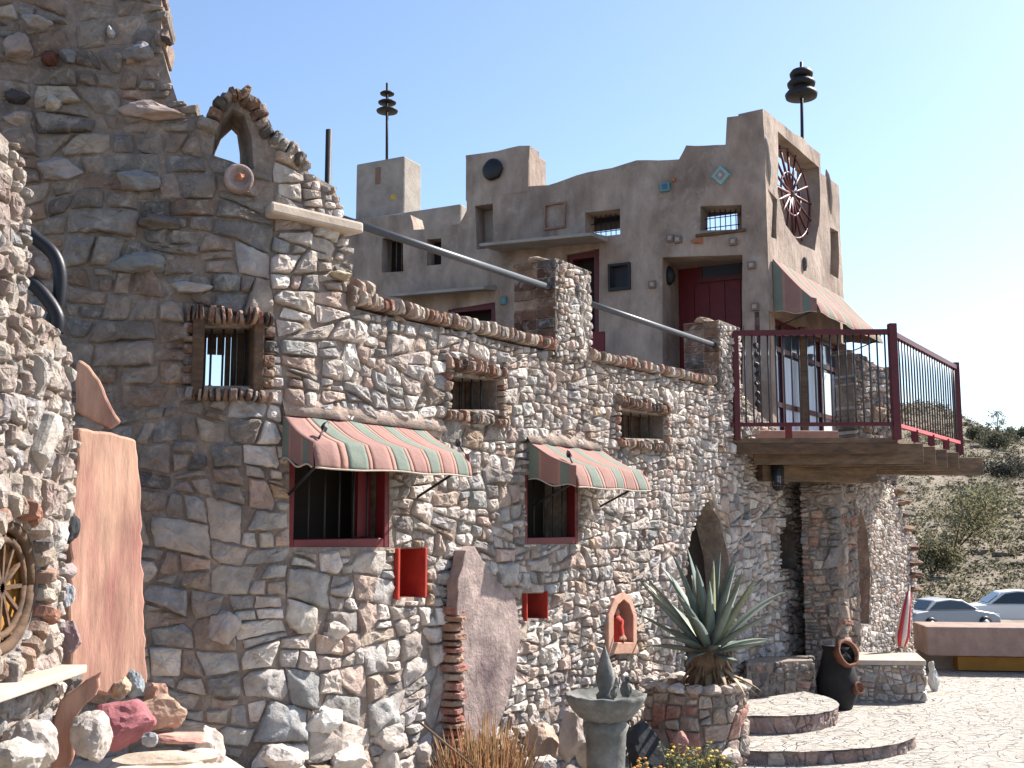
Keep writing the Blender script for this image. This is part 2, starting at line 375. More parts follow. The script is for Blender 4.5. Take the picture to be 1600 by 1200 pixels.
def stone(mb, path, poly, h, col, rnd, back=-0.03, edge=0.010, corner=0.08, rough=1.0, base=0.0):
    if area(poly) < 0: poly = poly[::-1]
    n = len(poly)
    q = []
    for i in range(n):
        a = poly[i-1]; b = poly[i]; c = poly[(i+1) % n]
        k1 = corner*rnd.uniform(0.5, 1.3)
        q.append((b[0]+(a[0]-b[0])*k1, b[1]+(a[1]-b[1])*k1)); 
        q.append((b[0]+(c[0]-b[0])*k1, b[1]+(c[1]-b[1])*k1))
    q = [p for i, p in enumerate(q) if math.hypot(p[0]-q[i-1][0], p[1]-q[i-1][1]) > 0.004]
    n = len(q)
    if n < 3: return
    cx = sum(p[0] for p in q)/n; cz = sum(p[1] for p in q)/n
    size = math.sqrt(abs(area(q)))
    if size < 0.012: return
    q2 = []
    for i in range(n):
        a = q[i]; b = q[(i+1) % n]; q2.append(a)
        if math.hypot(a[0]-b[0], a[1]-b[1]) > 0.045:
            j = size*0.035
            q2.append(((a[0]+b[0])/2+rnd.uniform(-j, j), (a[1]+b[1])/2+rnd.uniform(-j, j)))
    q = q2; n = len(q)
    pl = [(rnd.uniform(-.16, .16), rnd.uniform(-.2, .12), 0)] + [(rnd.uniform(-.7, .7), rnd.uniform(-.7, .7), size*rnd.uniform(.05, .2)) for _ in range(3)]
    off = Vector((rnd.uniform(0, 90), rnd.uniform(0, 90), rnd.uniform(0, 90)))
    e = min(edge, size*0.14)/size
    def hh(dx, dz, k):
        v = min(a*dx+b*dz+c for a, b, c in pl)
        return v + rough*size*0.11*noise.noise(Vector((dx/size*4.5, dz/size*4.5, 0))+off) + rough*size*(0.035 if k > .8 else .02 if size < .15 else 0)*rnd.uniform(-1, 1)
    rings = [(1.0, back, 0), (1.0, base+h*0.15, 0), (1-e*0.7, base+h*0.66, 0.5), (1-e*2.0, base+h*0.95, 0.9), (0.66, base+h, 1.0), (0.33, base+h, 1.0)]
    vs = []; fs = []
    for ri, (k, o, tw) in enumerate(rings):
        for p in q:
            dx, dz = (p[0]-cx)*k, (p[1]-cz)*k
            oo = o
            if ri > 1:
                oo = max(base+h*.3*(1 if ri > 2 else .5), oo + tw*hh(dx, dz, k))
            vs.append(path.pos(cx+dx, cz+dz, oo))
    vs.append(path.pos(cx, cz, base+h + hh(0, 0, 0)))
    for r in range(len(rings)-1):
        for i in range(n):
            j = (i+1) % n; fs.append((r*n+i, r*n+j, (r+1)*n+j, (r+1)*n+i))
    nb_ = 3*n
    t = (len(rings)-1)*n
    for i in range(n): fs.append((t+i, t+(i+1) % n, len(vs)-1))
    fs.append(tuple(range(n))[::-1])
    b_ = len(mb.f); mb.add(vs, fs, col, False)
    if size > .15:
        for i in range(b_+nb_, len(mb.f)-1): mb.sm[i] = True
def masonry(mb, path, outline, holes, size, pal, hfun, seed=1, aspect=1.8, gap=0.012, thick=0.3, front=0.0, mort=(0.26, 0.21, 0.175), wrap=False, big=0.12, back=None, docore=True, noback=False, flat=False):
    rnd = random.Random(seed)
    if docore: core(mb, path, outline, holes, front, -thick, mort)
    x0 = min(p[0] for p in outline); x1 = max(p[0] for p in outline); z0 = min(p[1] for p in outline); z1 = max(p[1] for p in outline)
    cells = []
    def near_edge(poly):
        for lp in [outline]+holes:
            st = None
            for p in poly:
                v = inpoly(p, lp)
                if st is None: st = v
                elif st != v: return True
        return False
    def rec(poly, depth):
        if len(poly) < 3: return
        ar = abs(area(poly))
        cx = sum(p[0] for p in poly)/len(poly); cz = sum(p[1] for p in poly)/len(poly)
        w = max(p[0] for p in poly)-min(p[0] for p in poly); hgt = max(p[1] for p in poly)-min(p[1] for p in poly)
        sz = size(cx, cz); tgt = sz*sz*aspect*rnd.choice((.5, .8, 1.2, 1.6, 2.0, 2.6, 3.4)) if rnd.random() > big*.5 else sz*sz*aspect*5.0
        far = w > .8 or hgt > .6
        if not far and ar > sz*sz*aspect*.45 and near_edge(poly): tgt = min(tgt, sz*sz*aspect*.45)
        if depth > 22 or ar < sz*sz*aspect*.12 or (ar < tgt and not far and w < 1.9*hgt*aspect and hgt < 1.35*w):
            cells.append((poly, sz)); return
        if w/aspect*rnd.uniform(.75, 1.35) > hgt: ang = rnd.gauss(0, .27)
        else: ang = math.pi/2+rnd.gauss(0, .15)
        t = rnd.uniform(.38, .62); x = min(p[0] for p in poly)+w*t if abs(ang) < .8 else cx
        z = min(p[1] for p in poly)+hgt*t if abs(ang) >= .8 else cz
        nx, nz = math.cos(ang), math.sin(ang); d = x*nx+z*nz
        rec(clip(poly, nx, nz, d), depth+1); rec(clip(poly, -nx, -nz, -d), depth+1)
    rec([(x0-.03, z0-.03), (x1+.03, z0-.03), (x1+.03, z1+.03), (x0-.03, z1+.03)], 0)
    for (poly, sz) in cells:
        if area(poly) < 0: poly = poly[::-1]
        q = poly; gg = gap*rnd.uniform(.2, .7)
        for i in range(len(q)):
            A_ = q[i]; B_ = q[(i+1) % len(q)]; L = math.hypot(B_[0]-A_[0], B_[1]-A_[1])
            if L < 1e-5: continue
            nx, nz = (B_[1]-A_[1])/L, -(B_[0]-A_[0])/L
            poly = clip(poly, nx, nz, A_[0]*nx+A_[1]*nz-gg)
            if len(poly) < 3: break
        if len(poly) < 3: continue
        cx = sum(p[0] for p in poly)/len(poly); cz = sum(p[1] for p in poly)/len(poly)
        for _ in range(rnd.choice((0, 1, 1, 2, 3, 3))):     # knocked-off corners
            p = rnd.choice(poly); dx, dz = p[0]-cx, p[1]-cz; L = math.hypot(dx, dz)
            if L > .01:
                an = math.atan2(dz, dx)+rnd.gauss(0, .35); nx, nz = math.cos(an), math.sin(an)
                k = rnd.uniform(.72, .92); poly2 = clip(poly, nx, nz, cx*nx+cz*nz+(dx*nx+dz*nz)*k)
                if len(poly2) >= 3: poly = poly2
        poly = subd(poly, .07)
        def wp(p):
            a_ = noise.noise(Vector((p[0]*2.1, p[1]*2.1, seed))); b_ = noise.noise(Vector((p[0]*2.1, p[1]*2.1, seed+9)))
            c_ = noise.noise(Vector((p[0]*9, p[1]*9, seed+4))); d_ = noise.noise(Vector((p[0]*9, p[1]*9, seed+14)))
            return (p[0]+.05*a_+.007*c_, p[1]+.055*b_+.007*d_)
        poly = [wp(p) for p in poly]
        c = (sum(p[0] for p in poly)/len(poly), sum(p[1] for p in poly)/len(poly)); r = math.sqrt(abs(area(poly)))*.6
        if not inpoly(c, outline): continue
        if any(inpoly(c, h) for h in holes): continue
        for hl in holes:
            if area(hl) < 0: hl = hl[::-1]
            best = None
            for i in range(len(hl)):
                a = hl[i]; b = hl[(i+1) % len(hl)]; L = math.hypot(b[0]-a[0], b[1]-a[1])
                nx, nz = (b[1]-a[1])/L, -(b[0]-a[0])/L
                d = c[0]*nx+c[1]*nz-(a[0]*nx+a[1]*nz)
                if best is None or d > best[0]: best = (d, nx, nz, a)
            d, nx, nz, a = best
            if d < 0.7: poly = clip(poly, -nx, -nz, -(a[0]*nx+a[1]*nz)-0.004)
            if len(poly) < 3: break
        if flat:
            poly = clip(poly, 0, 1, z1); poly = clip(poly, 0, -1, -z0)
        if len(poly) < 3: continue
        ar = abs(area(poly))
        if ar < 0.0006: continue
        dist = min(segdist(c, outline[i-1], outline[i]) for i in range(len(outline)))
        bk = -thick if (dist < r*1.2 and not noback) else -0.03
        if back is not None: bk = back
        h = hfun(c[0], c[1])*rnd.uniform(0.5, 1.25)*min(1.25, 0.55+math.sqrt(ar)/0.16*0.5)
        stone(mb, path, poly, h, pick(pal(c[0], c[1]), rnd), rnd, back=bk, base=front)
def edge_row(mb, path, a, b, hgt, w, off, pal, rnd, back=-0.25, lean=0.0):
    """thin stones set on edge in a row from a to b (wall coordinates)"""
    L = math.hypot(b[0]-a[0], b[1]-a[1]); ux, uz = (b[0]-a[0])/L, (b[1]-a[1])/L; t = 0
    while t < L-0.01:
        ww = w*rnd.uniform(0.6, 1.5); hh = hgt*rnd.uniform(0.75, 1.15); g = 0.006
        px, pz = a[0]+ux*t, a[1]+uz*t; qx, qz = a[0]+ux*(t+ww-g), a[1]+uz*(t+ww-g)
        nx, nz = -uz, ux; k = rnd.uniform(-.015, .015)+lean*hh
        poly = [(px, pz), (qx, qz), (qx+nx*hh+ux*k, qz+nz*hh+uz*k), (px+nx*hh+ux*k, pz+nz*hh+uz*k)]
        stone(mb, path, poly, off*rnd.uniform(0.7, 1.2), pick(pal, rnd), rnd, back=back, edge=0.006, corner=0.10)
        t += ww
PALBRICK = [((0.27, 0.13, 0.09), 3), ((0.36, 0.24, 0.18), 4), ((0.24, 0.17, 0.13), 3), ((0.40, 0.33, 0.27), 3), ((0.21, 0.19, 0.18), 2), ((0.5, 0.43, 0.36), 2)]
PALDB = [((0.10, 0.05, 0.035), 3), ((0.16, 0.09, 0.06), 3), ((0.09, 0.08, 0.075), 3), ((0.22, 0.14, 0.09), 2), ((0.28, 0.2, 0.15), 1)]

# ================================================================ GROUND
def terrain(x, y):
    if y < 14: z = 0
    elif y < 46:
        k = (y-14)/32; z = -3.0*(k*k*(3-2*k))
    else: z = -3.0
    if y > 62:
        k = min(1, (y-62)/88); ease = k**1.15
        H = max(2, min(17.5, 17.3-(x-57)*0.34))
        z += (H+3)*ease + ease*(2.2*noise.noise(Vector((x*.05, y*.05, 0)))+0.9*noise.noise(Vector((x*.16, y*.16, 2))))
    if y > 170: z -= (y-170)*0.05
    if y > 16: z += 0.25*min(1, (y-16)/12)*noise.noise(Vector((x*.3, y*.3, 5)))
    if x > 3 and 44 < y < 62: pass
    return z-0.004
xs = [-900, -500, -250, -120, -60, -30, -18, -12] + [-9+i*1.5 for i in range(13)] + [10.5+i*1.3 for i in range(60)] + [95, 110, 140, 200, 400, 900]
ys = [-300, -80, -30, -10, -4] + [-2+i*1.5 for i in range(12)] + [16+i*1.4 for i in range(34)] + [64+i*1.5 for i in range(75)] + [185, 220, 400, 900, 2500]
mb = MB(); vs = [(x, y, terrain(x, y)) for y in ys for x in xs]; nx = len(xs)
mb.add(vs, [(j*nx+i, j*nx+i+1, (j+1)*nx+i+1, (j+1)*nx+i) for j in range(len(ys)-1) for i in range(nx-1)], smooth=True)
g = mb.build('ground', M_['ground']); g['kind'] = 'structure'
mb = MB(); vs = []; nx2 = 40; ny2 = 40
for j in range(ny2+1):
    for i in range(nx2+1):
        x = -2.5+i*13.0/nx2; y = 4.5+j*(13.6-4.5)/ny2
        vs.append((x, y, 0.012+0.010*noise.noise(Vector((x*1.5, y*1.5, 0)))+0.006*noise.noise(Vector((x*5, y*5, 3)))))
mb.add(vs, [(j*(nx2+1)+i, j*(nx2+1)+i+1, (j+1)*(nx2+1)+i+1, (j+1)*(nx2+1)+i) for j in range(ny2) for i in range(nx2)], smooth=True)
g = mb.build('patio', M_['patio']); g['kind'] = 'structure'
# parking strip where the cars stand
mb = MB(); mb.add([(22, 44, -2.93), (75, 44, -2.93), (75, 60, -2.93), (22, 60, -2.93)], [(0, 1, 2, 3)])
M_['dirt'] = mat('dusty parking ground', (0.22, 0.18, 0.14), 0.95, var=0.2, scale=0.8, bump=0.3, bscale=5)
g = mb.build('parking_ground', M_['dirt']); g['kind'] = 'structure'

# ================================================================ STONE HOUSE (front wall, bending round)
AD = Vector((0.555, 0.832)); AN = Vector((0.832, -0.555)); AP = Vector((1.43, 9.5))
bend = Vector((-1.19, 5.57)); BD = Vector((0.982, 0.188))
pa = [bend-BD*2.6, bend-BD*0.40]
c0 = bend-BD*0.40; c1 = bend+AD*0.40
for k in (0.25, 0.5, 0.75):
    pa.append(c0*(1-k)**2+bend*2*k*(1-k)+c1*k*k)
pa.append(c1); pa.append(AP+AD*3.15)
WA = Path(pa)
def wl(*pts): return [WA.loc(x, y) for x, y in pts]
END = WA.L-0.05
cop0 = WA.loc(548, 478)[1]
outlineA = [(0.0, -0.1), (END, -0.1), (END, 2.5)] + wl((1150, 606), (1110, 604), (900, 560), (700, 515), (600, 494), (552, 482), (546, 440), (536, 350), (530, 318), (522, 292), (482, 270), (476, 240),
           (432, 214), (418, 182), (400, 152), (376, 140), (350, 150), (330, 176), (320, 192), (300, 174), (278, 160), (262, 110), (252, 70), (252, -70)) + [(0.35, WA.loc(100, -70)[1]), WA.loc(14, 40), (0.0, WA.loc(14, 120)[1])]
WIN1 = wl((452, 698), (608, 698), (608, 855), (452, 855)); WIN2 = wl((820, 742), (903, 742), (903, 850), (820, 850))
UP1 = wl((312, 512), (402, 512), (402, 603), (312, 603)); UP2 = wl((702, 588), (775, 594), (775, 640), (702, 640)); UP3 = wl((965, 640), (1036, 650), (1036, 686), (965, 684))
NI1 = wl((615, 857), (660, 857), (660, 933), (615, 933)); NI2 = wl((816, 927), (850, 927), (850, 966), (816, 966))
SHR = wl((950, 1004), (950, 962), (957, 944), (966, 936), (975, 944), (981, 962), (981, 1004))
DOOR = wl((1070, 1110), (1068, 940), (1074, 860), (1086, 810), (1106, 782), (1124, 812), (1138, 870), (1144, 940), (1144, 1110))
SLOT = wl((1219, 888), (1219, 835), (1230, 815), (1243, 835), (1243, 888))
ARCH = wl((331, 242), (336, 210), (348, 186), (365, 170), (382, 180), (393, 212), (397, 268), (362, 252))
holesA = [WIN1, WIN2, UP1, UP2, UP3, NI1, NI2, SHR, DOOR, SLOT, ARCH]
def rect(h):
    return min(p[0] for p in h), max(p[0] for p in h), min(p[1] for p in h), max(p[1] for p in h)
sB = WA.loc(430, 600)[0]
def sizeA(s, z):
    if s < sB-0.1: return 0.098 if z > 2.8 else .092
    k = min(1, (s-sB)/2.2)
    b = 0.100*(1-k)+0.070*k
    if z > 2.0: b *= 0.82
    if z < 1.15 and s < sB+1.5: b *= 1.3
    return b
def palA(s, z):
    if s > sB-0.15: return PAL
    return PALMID if z < 1.9+.3*noise.noise(Vector((s*2, z*2, 0))) else PALDARK  # stretch turned from the sun: its shade is put into darker stone colours
def hA(s, z): return 0.032 if s < sB else 0.040
house = empty('stone_house', (0, 6, 0), 'long rubble stone house wall with ragged tower, barred windows and arched door', 'house')
mb = MB(); rnd = random.Random(5)
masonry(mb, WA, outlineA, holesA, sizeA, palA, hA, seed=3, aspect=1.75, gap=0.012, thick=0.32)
# second skin of stones wrapping the wall end beneath the balcony and the back of the tower top
mb.build('wall', M_['stone'], house)
# coping of stones on edge
mb = MB()
cps = wl((552, 478), (700, 512), (862, 548)); cps2 = wl((915, 562), (1110, 602))
edge_row(mb, WA, cps[0], cps[1], 0.085, 0.038, 0.07, PALBRICK, rnd, back=-0.34)
edge_row(mb, WA, cps[1], cps[2], 0.085, 0.038, 0.07, PALBRICK, rnd, back=-0.34)
edge_row(mb, WA, cps2[0], cps2[1], 0.085, 0.045, 0.07, PALBRICK, rnd, back=-0.34)
a = wl((549, 470), (549, 430)); 
for (x, y) in ((556, 452), (572, 455), (545, 462)):
    s0, z0 = WA.loc(x, y); stone(mb, WA, [(s0-.03, z0-.06), (s0+.03, z0-.06), (s0+.03, z0+.05), (s0-.03, z0+.06)], 0.06, pick(PALBRICK, rnd), rnd, back=-.25)
mb.build('coping', M_['stone'], house)
# voussoirs of the ragged arch on top of the tower
mb = MB()
ap = wl((322, 205), (338, 170), (358, 148), (376, 144), (394, 160), (408, 188), (424, 214), (448, 232), (474, 250))
for i in range(len(ap)-1):
    a, b = ap[i], ap[i+1]
    n = 2
    for k in range(n):
        t = k/n; px = a[0]+(b[0]-a[0])*t; pz = a[1]+(b[1]-a[1])*t
        dx, dz = b[0]-a[0], b[1]-a[1]; L = math.hypot(dx, dz); dx /= L; dz /= L; w = L/n*0.9
        nx, nz = -dz, dx
        i0, o0 = -0.05*rnd.uniform(.7, 1.2), 0.03*rnd.uniform(.2, 2.0)
        stone(mb, WA, [(px+nx*i0, pz+nz*i0), (px+dx*w+nx*i0, pz+dz*w+nz*i0), (px+dx*w+nx*o0, pz+dz*w+nz*o0), (px+nx*o0, pz+nz*o0)], 0.07*rnd.uniform(.6, 1.3), pick(PALDB if rnd.random() < .6 else PALDARK, rnd), rnd, back=-0.25, corner=0.12)
mb.build('arch', M_['stone'], house)
# surround stones of upper windows
def surround(h, seed, top=True):
    rnd = random.Random(seed); mb = MB(); x0, x1, z0, z1 = rect(h)
    edge_row(mb, WA, (x0-.06, z1+.005), (x1+.06, z1+.005), 0.085, 0.030, 0.085, PALDB+PALBRICK[:2], rnd, back=-.2)
    edge_row(mb, WA, (x0-.06, z0-.075), (x1+.06, z0-.075), 0.07, 0.032, 0.075, PALDB+PALBRICK, rnd, back=-.2)
    for sx in (x0-.045, x1+.045):
        z = z0
        while z < z1-.02:
            hh = rnd.uniform(.03, .08)
            stone(mb, WA, [(sx-.035, z), (sx+.035, z), (sx+.035, z+hh-.006), (sx-.035, z+hh-.006)], 0.05, pick(PALDB if seed == 1 else PALBRICK, rnd), rnd, back=-.2, corner=.12); z += hh
    return mb
# window builder for the stone house
def wmb(mb, path, s0, s1, z0, z1, o0, o1, col=(1, 1, 1)):
    vs = [path.pos(s, z, o) for o in (o0, o1) for (s, z) in ((s0, z0), (s1, z0), (s1, z1), (s0, z1))]
    mb.add(vs, [(0, 3, 2, 1), (4, 5, 6, 7), (0, 1, 5, 4), (1, 2, 6, 5), (2, 3, 7, 6), (3, 0, 4, 7)], col)
def frame(path, h, w, o0, o1):
    x0, x1, z0, z1 = rect(h); mb = MB()
    wmb(mb, path, x0, x0+w, z0, z1, o0, o1); wmb(mb, path, x1-w, x1, z0, z1, o0, o1)
    wmb(mb, path, x0+w, x1-w, z0, z0+w*1.3, o0, o1-.002); wmb(mb, path, x0+w, x1-w, z1-w, z1, o0, o1-.002)
    return mb
def barred(h, name, mt, nb, label, w=0.035, bw=0.006, off=-0.015, backing='dark', bmat='iron'):
    f = frame(WA, h, w, off-.06, off+.012).build(name, mt, house, bevel=.004, seg=1); f['label'] = label
    x0, x1, z0, z1 = rect(h); m2 = MB()
    for i in range(nb):
        s = x0+w+(x1-x0-2*w)*(i+1)/(nb+1); m2.tube([WA.pos(s, z0+w, off-.02), WA.pos(s, z1-w, off-.02)], bw, 6)
    m2.build('bars', M_[bmat], f)
    m3 = MB(); wmb(m3, WA, x0, x1, z0, z1, -0.30, -0.285); m3.build('shade_backing', M_['dark'], f)  # black sheet gives the darkness of the room behind the bars
    return f
f = barred(WIN1, 'window', M_['red'], 5, 'large barred window with a dark red frame under the left awning', w=.04)
m = MB(); x0, x1, z0, z1 = rect(WIN1); wmb(m, WA, x1-.16, x1-.05, z0+.06, z1, -.12, -.10); m.build('shutter', M_['red'], f)
barred(WIN2, 'window', M_['red'], 4, 'smaller barred window with a dark red frame under the right awning', w=.04)
def upwin(h, seed, label):
    f = surround(h, seed).build('window', M_['stone'], house); f['label'] = label
    x0, x1, z0, z1 = rect(h); m = MB(); rnd = random.Random(seed)
    s = x0; k = 0
    while s < x1:
        w = 0.05*rnd.uniform(.7, 1.2)
        if not (seed == 1 and 1 <= k <= 2): wmb(m, WA, s, min(x1, s+w-.006), z0, z1, -.23, -.20-rnd.uniform(0, .02))
        else: wmb(m, WA, s, min(x1, s+w-.004), z0+(z1-z0)*.62, z1, -.23, -.20)
        s += w; k += 1
    m.build('boards', M_['wood'], f)
    m = MB()
    for i in range(4):
        s = x0+(x1-x0)*(i+1)/5; m.tube([WA.pos(s, z0, -.05), WA.pos(s, z1, -.05)], .006, 6)
    m.build('bars', M_['iron'], f)
upwin(UP1, 1, 'upper left barred window edged with thin dark stones on end')
upwin(UP2, 2, 'middle upper window edged with stones on end above the second awning')
upwin(UP3, 3, 'small upper window edged with stones near the balcony')
# wooden posts beside the left upper window
x0, x1, z0, z1 = rect(UP1); m = MB()
wmb(m, WA, x1-.035, x1+.02, z0-.03, z1+.03, -.12, .05); wmb(m, WA, x0-.03, x0+.025, z0-.05, z1+.03, -.12, .055)
m.build('window_post', M_['wood'], house, bevel=.008)
# red niches
def niche(h, name, label, w):
    x0, x1, z0, z1 = rect(h); m = MB(); d = .20
    wmb(m, WA, x0, x0+w, z0, z1, -d, .035); wmb(m, WA, x1-w, x1, z0, z1, -d, .035)
    wmb(m, WA, x0+w, x1-w, z0, z0+w*.4, -d, -.02); wmb(m, WA, x0+w, x1-w, z1-w*.4, z1, -d, -.02); wmb(m, WA, x0, x1, z0, z1, -d-.01, -d)
    o = m.build(name, M_['brightred'], house, bevel=.004); o['label'] = label
niche(NI1, 'niche', 'tall red painted niche below the big barred window', .02)
niche(NI2, 'niche', 'small red painted niche below the second barred window', .014)
# shrine niche with pink plaster edge
m = MB(); n = len(SHR); cx = sum(p[0] for p in SHR)/n; cz = sum(p[1] for p in SHR)/n
def ringpoly(m, path, lp, k0, k1, o0, o1, oin):
    n = len(lp); cx = sum(p[0] for p in lp)/n; cz = sum(p[1] for p in lp)/n
    vs = []
    for k, o in ((k0, o0), (k1, o0), (k1, o1), (k0, oin)):
        for p in lp: vs.append(path.pos(cx+(p[0]-cx)*k, cz+(p[1]-cz)*k, o))
    fs = []
    for r in range(4):
        q = (r+1) % 4
        for i in range(n): j = (i+1) % n; fs.append((r*n+i, r*n+j, q*n+j, q*n+i))
    m.add(vs, fs)
ringpoly(m, WA, SHR, 0.98, 1.45, -.10, .045, .05)
o = m.build('shrine_surround', M_['pinkplaster'], house, bevel=.006); 
m = MB(); m.add([WA.pos(p[0], p[1], -.11) for p in SHR], [tuple(range(n))]); m.build('shrine_back', M_['brightred'], house)
statue = empty('statuette', WA.pos(cx, rect(SHR)[2]+.01, -.01), 'small red and pink robed statuette in the arched pink niche', 'statuette')
m = MB(); b0 = statue.location; hgt = (rect(SHR)[3]-rect(SHR)[2])*.8
m.lathe(b0, [(.055, 0), (.06, hgt*.1), (.045, hgt*.45), (.05, hgt*.62), (.02, hgt*.76)], 14, wob=.2); m.build('robe', M_['brightred'], statue)
m = MB(); m.blob(b0+Vector((0, 0, hgt*.85)), .02, .02, .028, 3, rough=.1, cuts=0, smooth=True); m.build('head', M_['pinkplaster'], statue)
m = MB(); m.blob(b0+Vector((.035, -.03, .035)), .035, .035, .03, 4, rough=.2); m.build('base_figure', M_['pinkplaster'], statue)
# arched door
m = MB(); dd = [(p[0], p[1]) for p in DOOR]
m.add([WA.pos(p[0], p[1], -.30) for p in dd]+[WA.pos(p[0], p[1], -.25) for p in dd], [tuple(range(9)), tuple(range(17, 8, -1))]+[(i, (i+1) % 9, 9+(i+1) % 9, 9+i) for i in range(9)])
o = m.build('door', M_['shadewood'], house); o['label'] = 'pointed arch doorway behind the agave'
m = MB(); m.add([WA.pos(p[0], p[1], -.16) for p in SLOT], [tuple(range(5))]); m.build('slot_window', M_['shadewood'], house)
# inner room that keeps the openings dark
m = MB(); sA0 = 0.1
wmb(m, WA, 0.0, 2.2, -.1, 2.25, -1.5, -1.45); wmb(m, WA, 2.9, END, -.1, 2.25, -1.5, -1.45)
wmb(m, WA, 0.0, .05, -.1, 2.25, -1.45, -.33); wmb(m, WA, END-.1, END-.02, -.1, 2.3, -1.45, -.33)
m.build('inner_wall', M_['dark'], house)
m = MB()
for a, b in ((0, 2.2), (2.2, 3.0), (3.0, 6), (6, END-.02)): wmb(m, WA, a, b, 2.25, 2.33, -3.2, -.325)
m.build('terrace_floor', M_['stucco'], house)
# tower inner return so the tower top is a solid body
# pale ledge slab on the tower
m = MB(); p0 = WA.loc(414, 335); p1 = WA.loc(540, 358)
wmb(m, WA, p0[0], p1[0]+.02, p0[1]-.02, p0[1]+.045, -.30, .12); o = m.build('ledge', M_['pale'], house, bevel=.015)
# round carved stone
m = MB(); s0, z0 = WA.loc(372, 283); c = WA.pos(s0, z0, .05); nn = WA.pos(s0, z0, 1.05)-c
q = nn.to_track_quat('Z', 'Y').to_matrix()
m.lathe(c-nn*.08, [(.075, 0), (.075, .09), (.068, .105), (.05, .105), (.046, .095), (.001, .095)], 24, M=q); m.build('round_stone', M_['pinkslab'], house)
m = MB(); m.blob(c+nn*.03, .025, .02, .018, 5, rough=.4); m.build('carving', M_['terra'], house)
# protruding odd stones of the tower
m = MB()
for i, (x, y, r, ry, cc) in enumerate(((62, 40, .11, .045, (.26, .24, .23)), (85, 165, .06, .045, (.42, .37, .33)), (30, 78, .11, .08, (.27, .21, .18)), (28, 155, .10, .04, (.05, .045, .05)), (80, 95, .06, .045, (.10, .04, .03)),
                    (108, 92, .06, .04, (.18, .185, .20)), (240, 178, .23, .055, (.33, .25, .215)), (175, 55, .03, .022, (.42, .43, .44)), (100, 268, .17, .055, (.27, .24, .235)), (215, 285, .16, .055, (.21, .205, .205)),
                    (30, 190, .10, .04, (.3, .25, .22)), (528, 432, .10, .03, (.36, .29, .2)), (218, 85, .12, .05, (.2, .19, .20)), (255, 350, .15, .05, (.12, .10, .09)), (215, 412, .20, .055, (.19, .19, .185)), (300, 452, .15, .035, (.33, .29, .27)),
                    (500, 1125, .15, .085, (.56, .53, .50)), (522, 985, .10, .06, (.5, .45, .40)), (350, 985, .12, .09, (.33, .28, .25)), (260, 65, .04, .015, (.07, .06, .07)))):
    s0, z0 = WA.loc(x, y); c = WA.pos(s0, z0, .018)
    ss, zz = WA.loc(x+6, y); a = math.atan2(WA.pos(ss, z0).y-WA.pos(s0, z0).y, WA.pos(ss, z0).x-WA.pos(s0, z0).x)
    m = MB(); m.blob(c, r*.75, .075, ry*1.05, 40+i, col=cc, rough=.24, rot=a, cuts=11, sub=4); m.build('projecting_stone', M_['boulder'], house)
# piers on the parapet
def pier(name, xl, xr, ytop, ybot, width, label, seed):
    s0, _ = WA.loc(xl, ytop); s1, zt = WA.loc(xr, ytop); _, zt = WA.loc(xl, ytop); _, zb = WA.loc(xl, ybot)
    a = WA.pos(s0, 0, .03); b = WA.pos(s1, 0, .03); n = Vector((AN.x, AN.y, 0))
    c = b-n*width; d = a-n*width
    mb = MB(); rnd = random.Random(seed)
    P = Path([(a.x, a.y), (b.x, b.y), (c.x, c.y), (d.x, d.y)], closed=True)
    w1 = (b-a).length
    masonry(mb, P, [(0, zb), (w1+width, zb), (w1+width, zt), (0, zt)], [], lambda s, z: .055, lambda s, z: PAL, lambda s, z: .03, seed=seed, aspect=1.2, thick=.05, noback=True, flat=True, gap=.008)
    core_pts = [a, b, c, d]
    for z in (zb, zt+.01): pass
    mb.add([v+Vector((0, 0, 0)) for v in [Vector((p.x, p.y, zb)) for p in core_pts]+[Vector((p.x, p.y, zt-.003)) for p in core_pts]], [(4, 5, 6, 7), (0, 1, 5, 4), (1, 2, 6, 5), (2, 3, 7, 6), (3, 0, 4, 7)], (.3, .25, .2))
    # dark brick side
    P2 = Path([(d.x, d.y), (a.x, a.y)])
    z = zb; row = 0
    while z < zt-.02:
        hh = .075; s = 0; k = 0
        for (u0, u1) in ((0, .56), (.56, 1.0)) if row % 2 == 0 else ((0, .56), (.56, 1.0)):
            stone(mb, P2, [(u0*width+.004, z), (u1*width-.004, z), (u1*width-.004, min(zt, z+hh)-.006), (u0*width+.004, min(zt, z+hh)-.006)], .014, pick(PALDB, rnd), rnd, back=-.01, corner=.06, rough=.3, edge=.005)
        z += hh; row += 1
    # capping stones
    for k in range(4):
        t = (k+.5)/4; c1 = a.lerp(b, t)-n*width*.5; mb.blob(Vector((c1.x, c1.y, zt+.015)), w1/7, width*.5, .03, seed+k, col=pick(PAL, rnd), rot=math.atan2(-AN.y, -AN.x), sub=2)
    o = mb.build(name, M_['stone'], house); o['label'] = label
    return a, b, zt
pier('pier', 862, 916, 404, 560, .36, 'taller stone pier on the parapet with dark brick side', 21)
pier('pier', 1118, 1150, 500, 610, .36, 'lower stone pier beside the balcony rail', 22)
# handrail pipe between tower, pier and pier
m = MB()
pA = WA.loc(540, 342); pB = WA.loc(862, 449); pC = WA.loc(914, 470); pD = WA.loc(1116, 538)
m.tube([WA.pos(pA[0], pA[1], -.02), WA.pos(pB[0]+.05, pB[1], -.02)], .024, 12); m.tube([WA.pos(pC[0]-.05, pC[1], -.02), WA.pos(pD[0]+.04, pD[1], -.02)], .024, 12)
m.build('handrail', M_['pipe'], house)
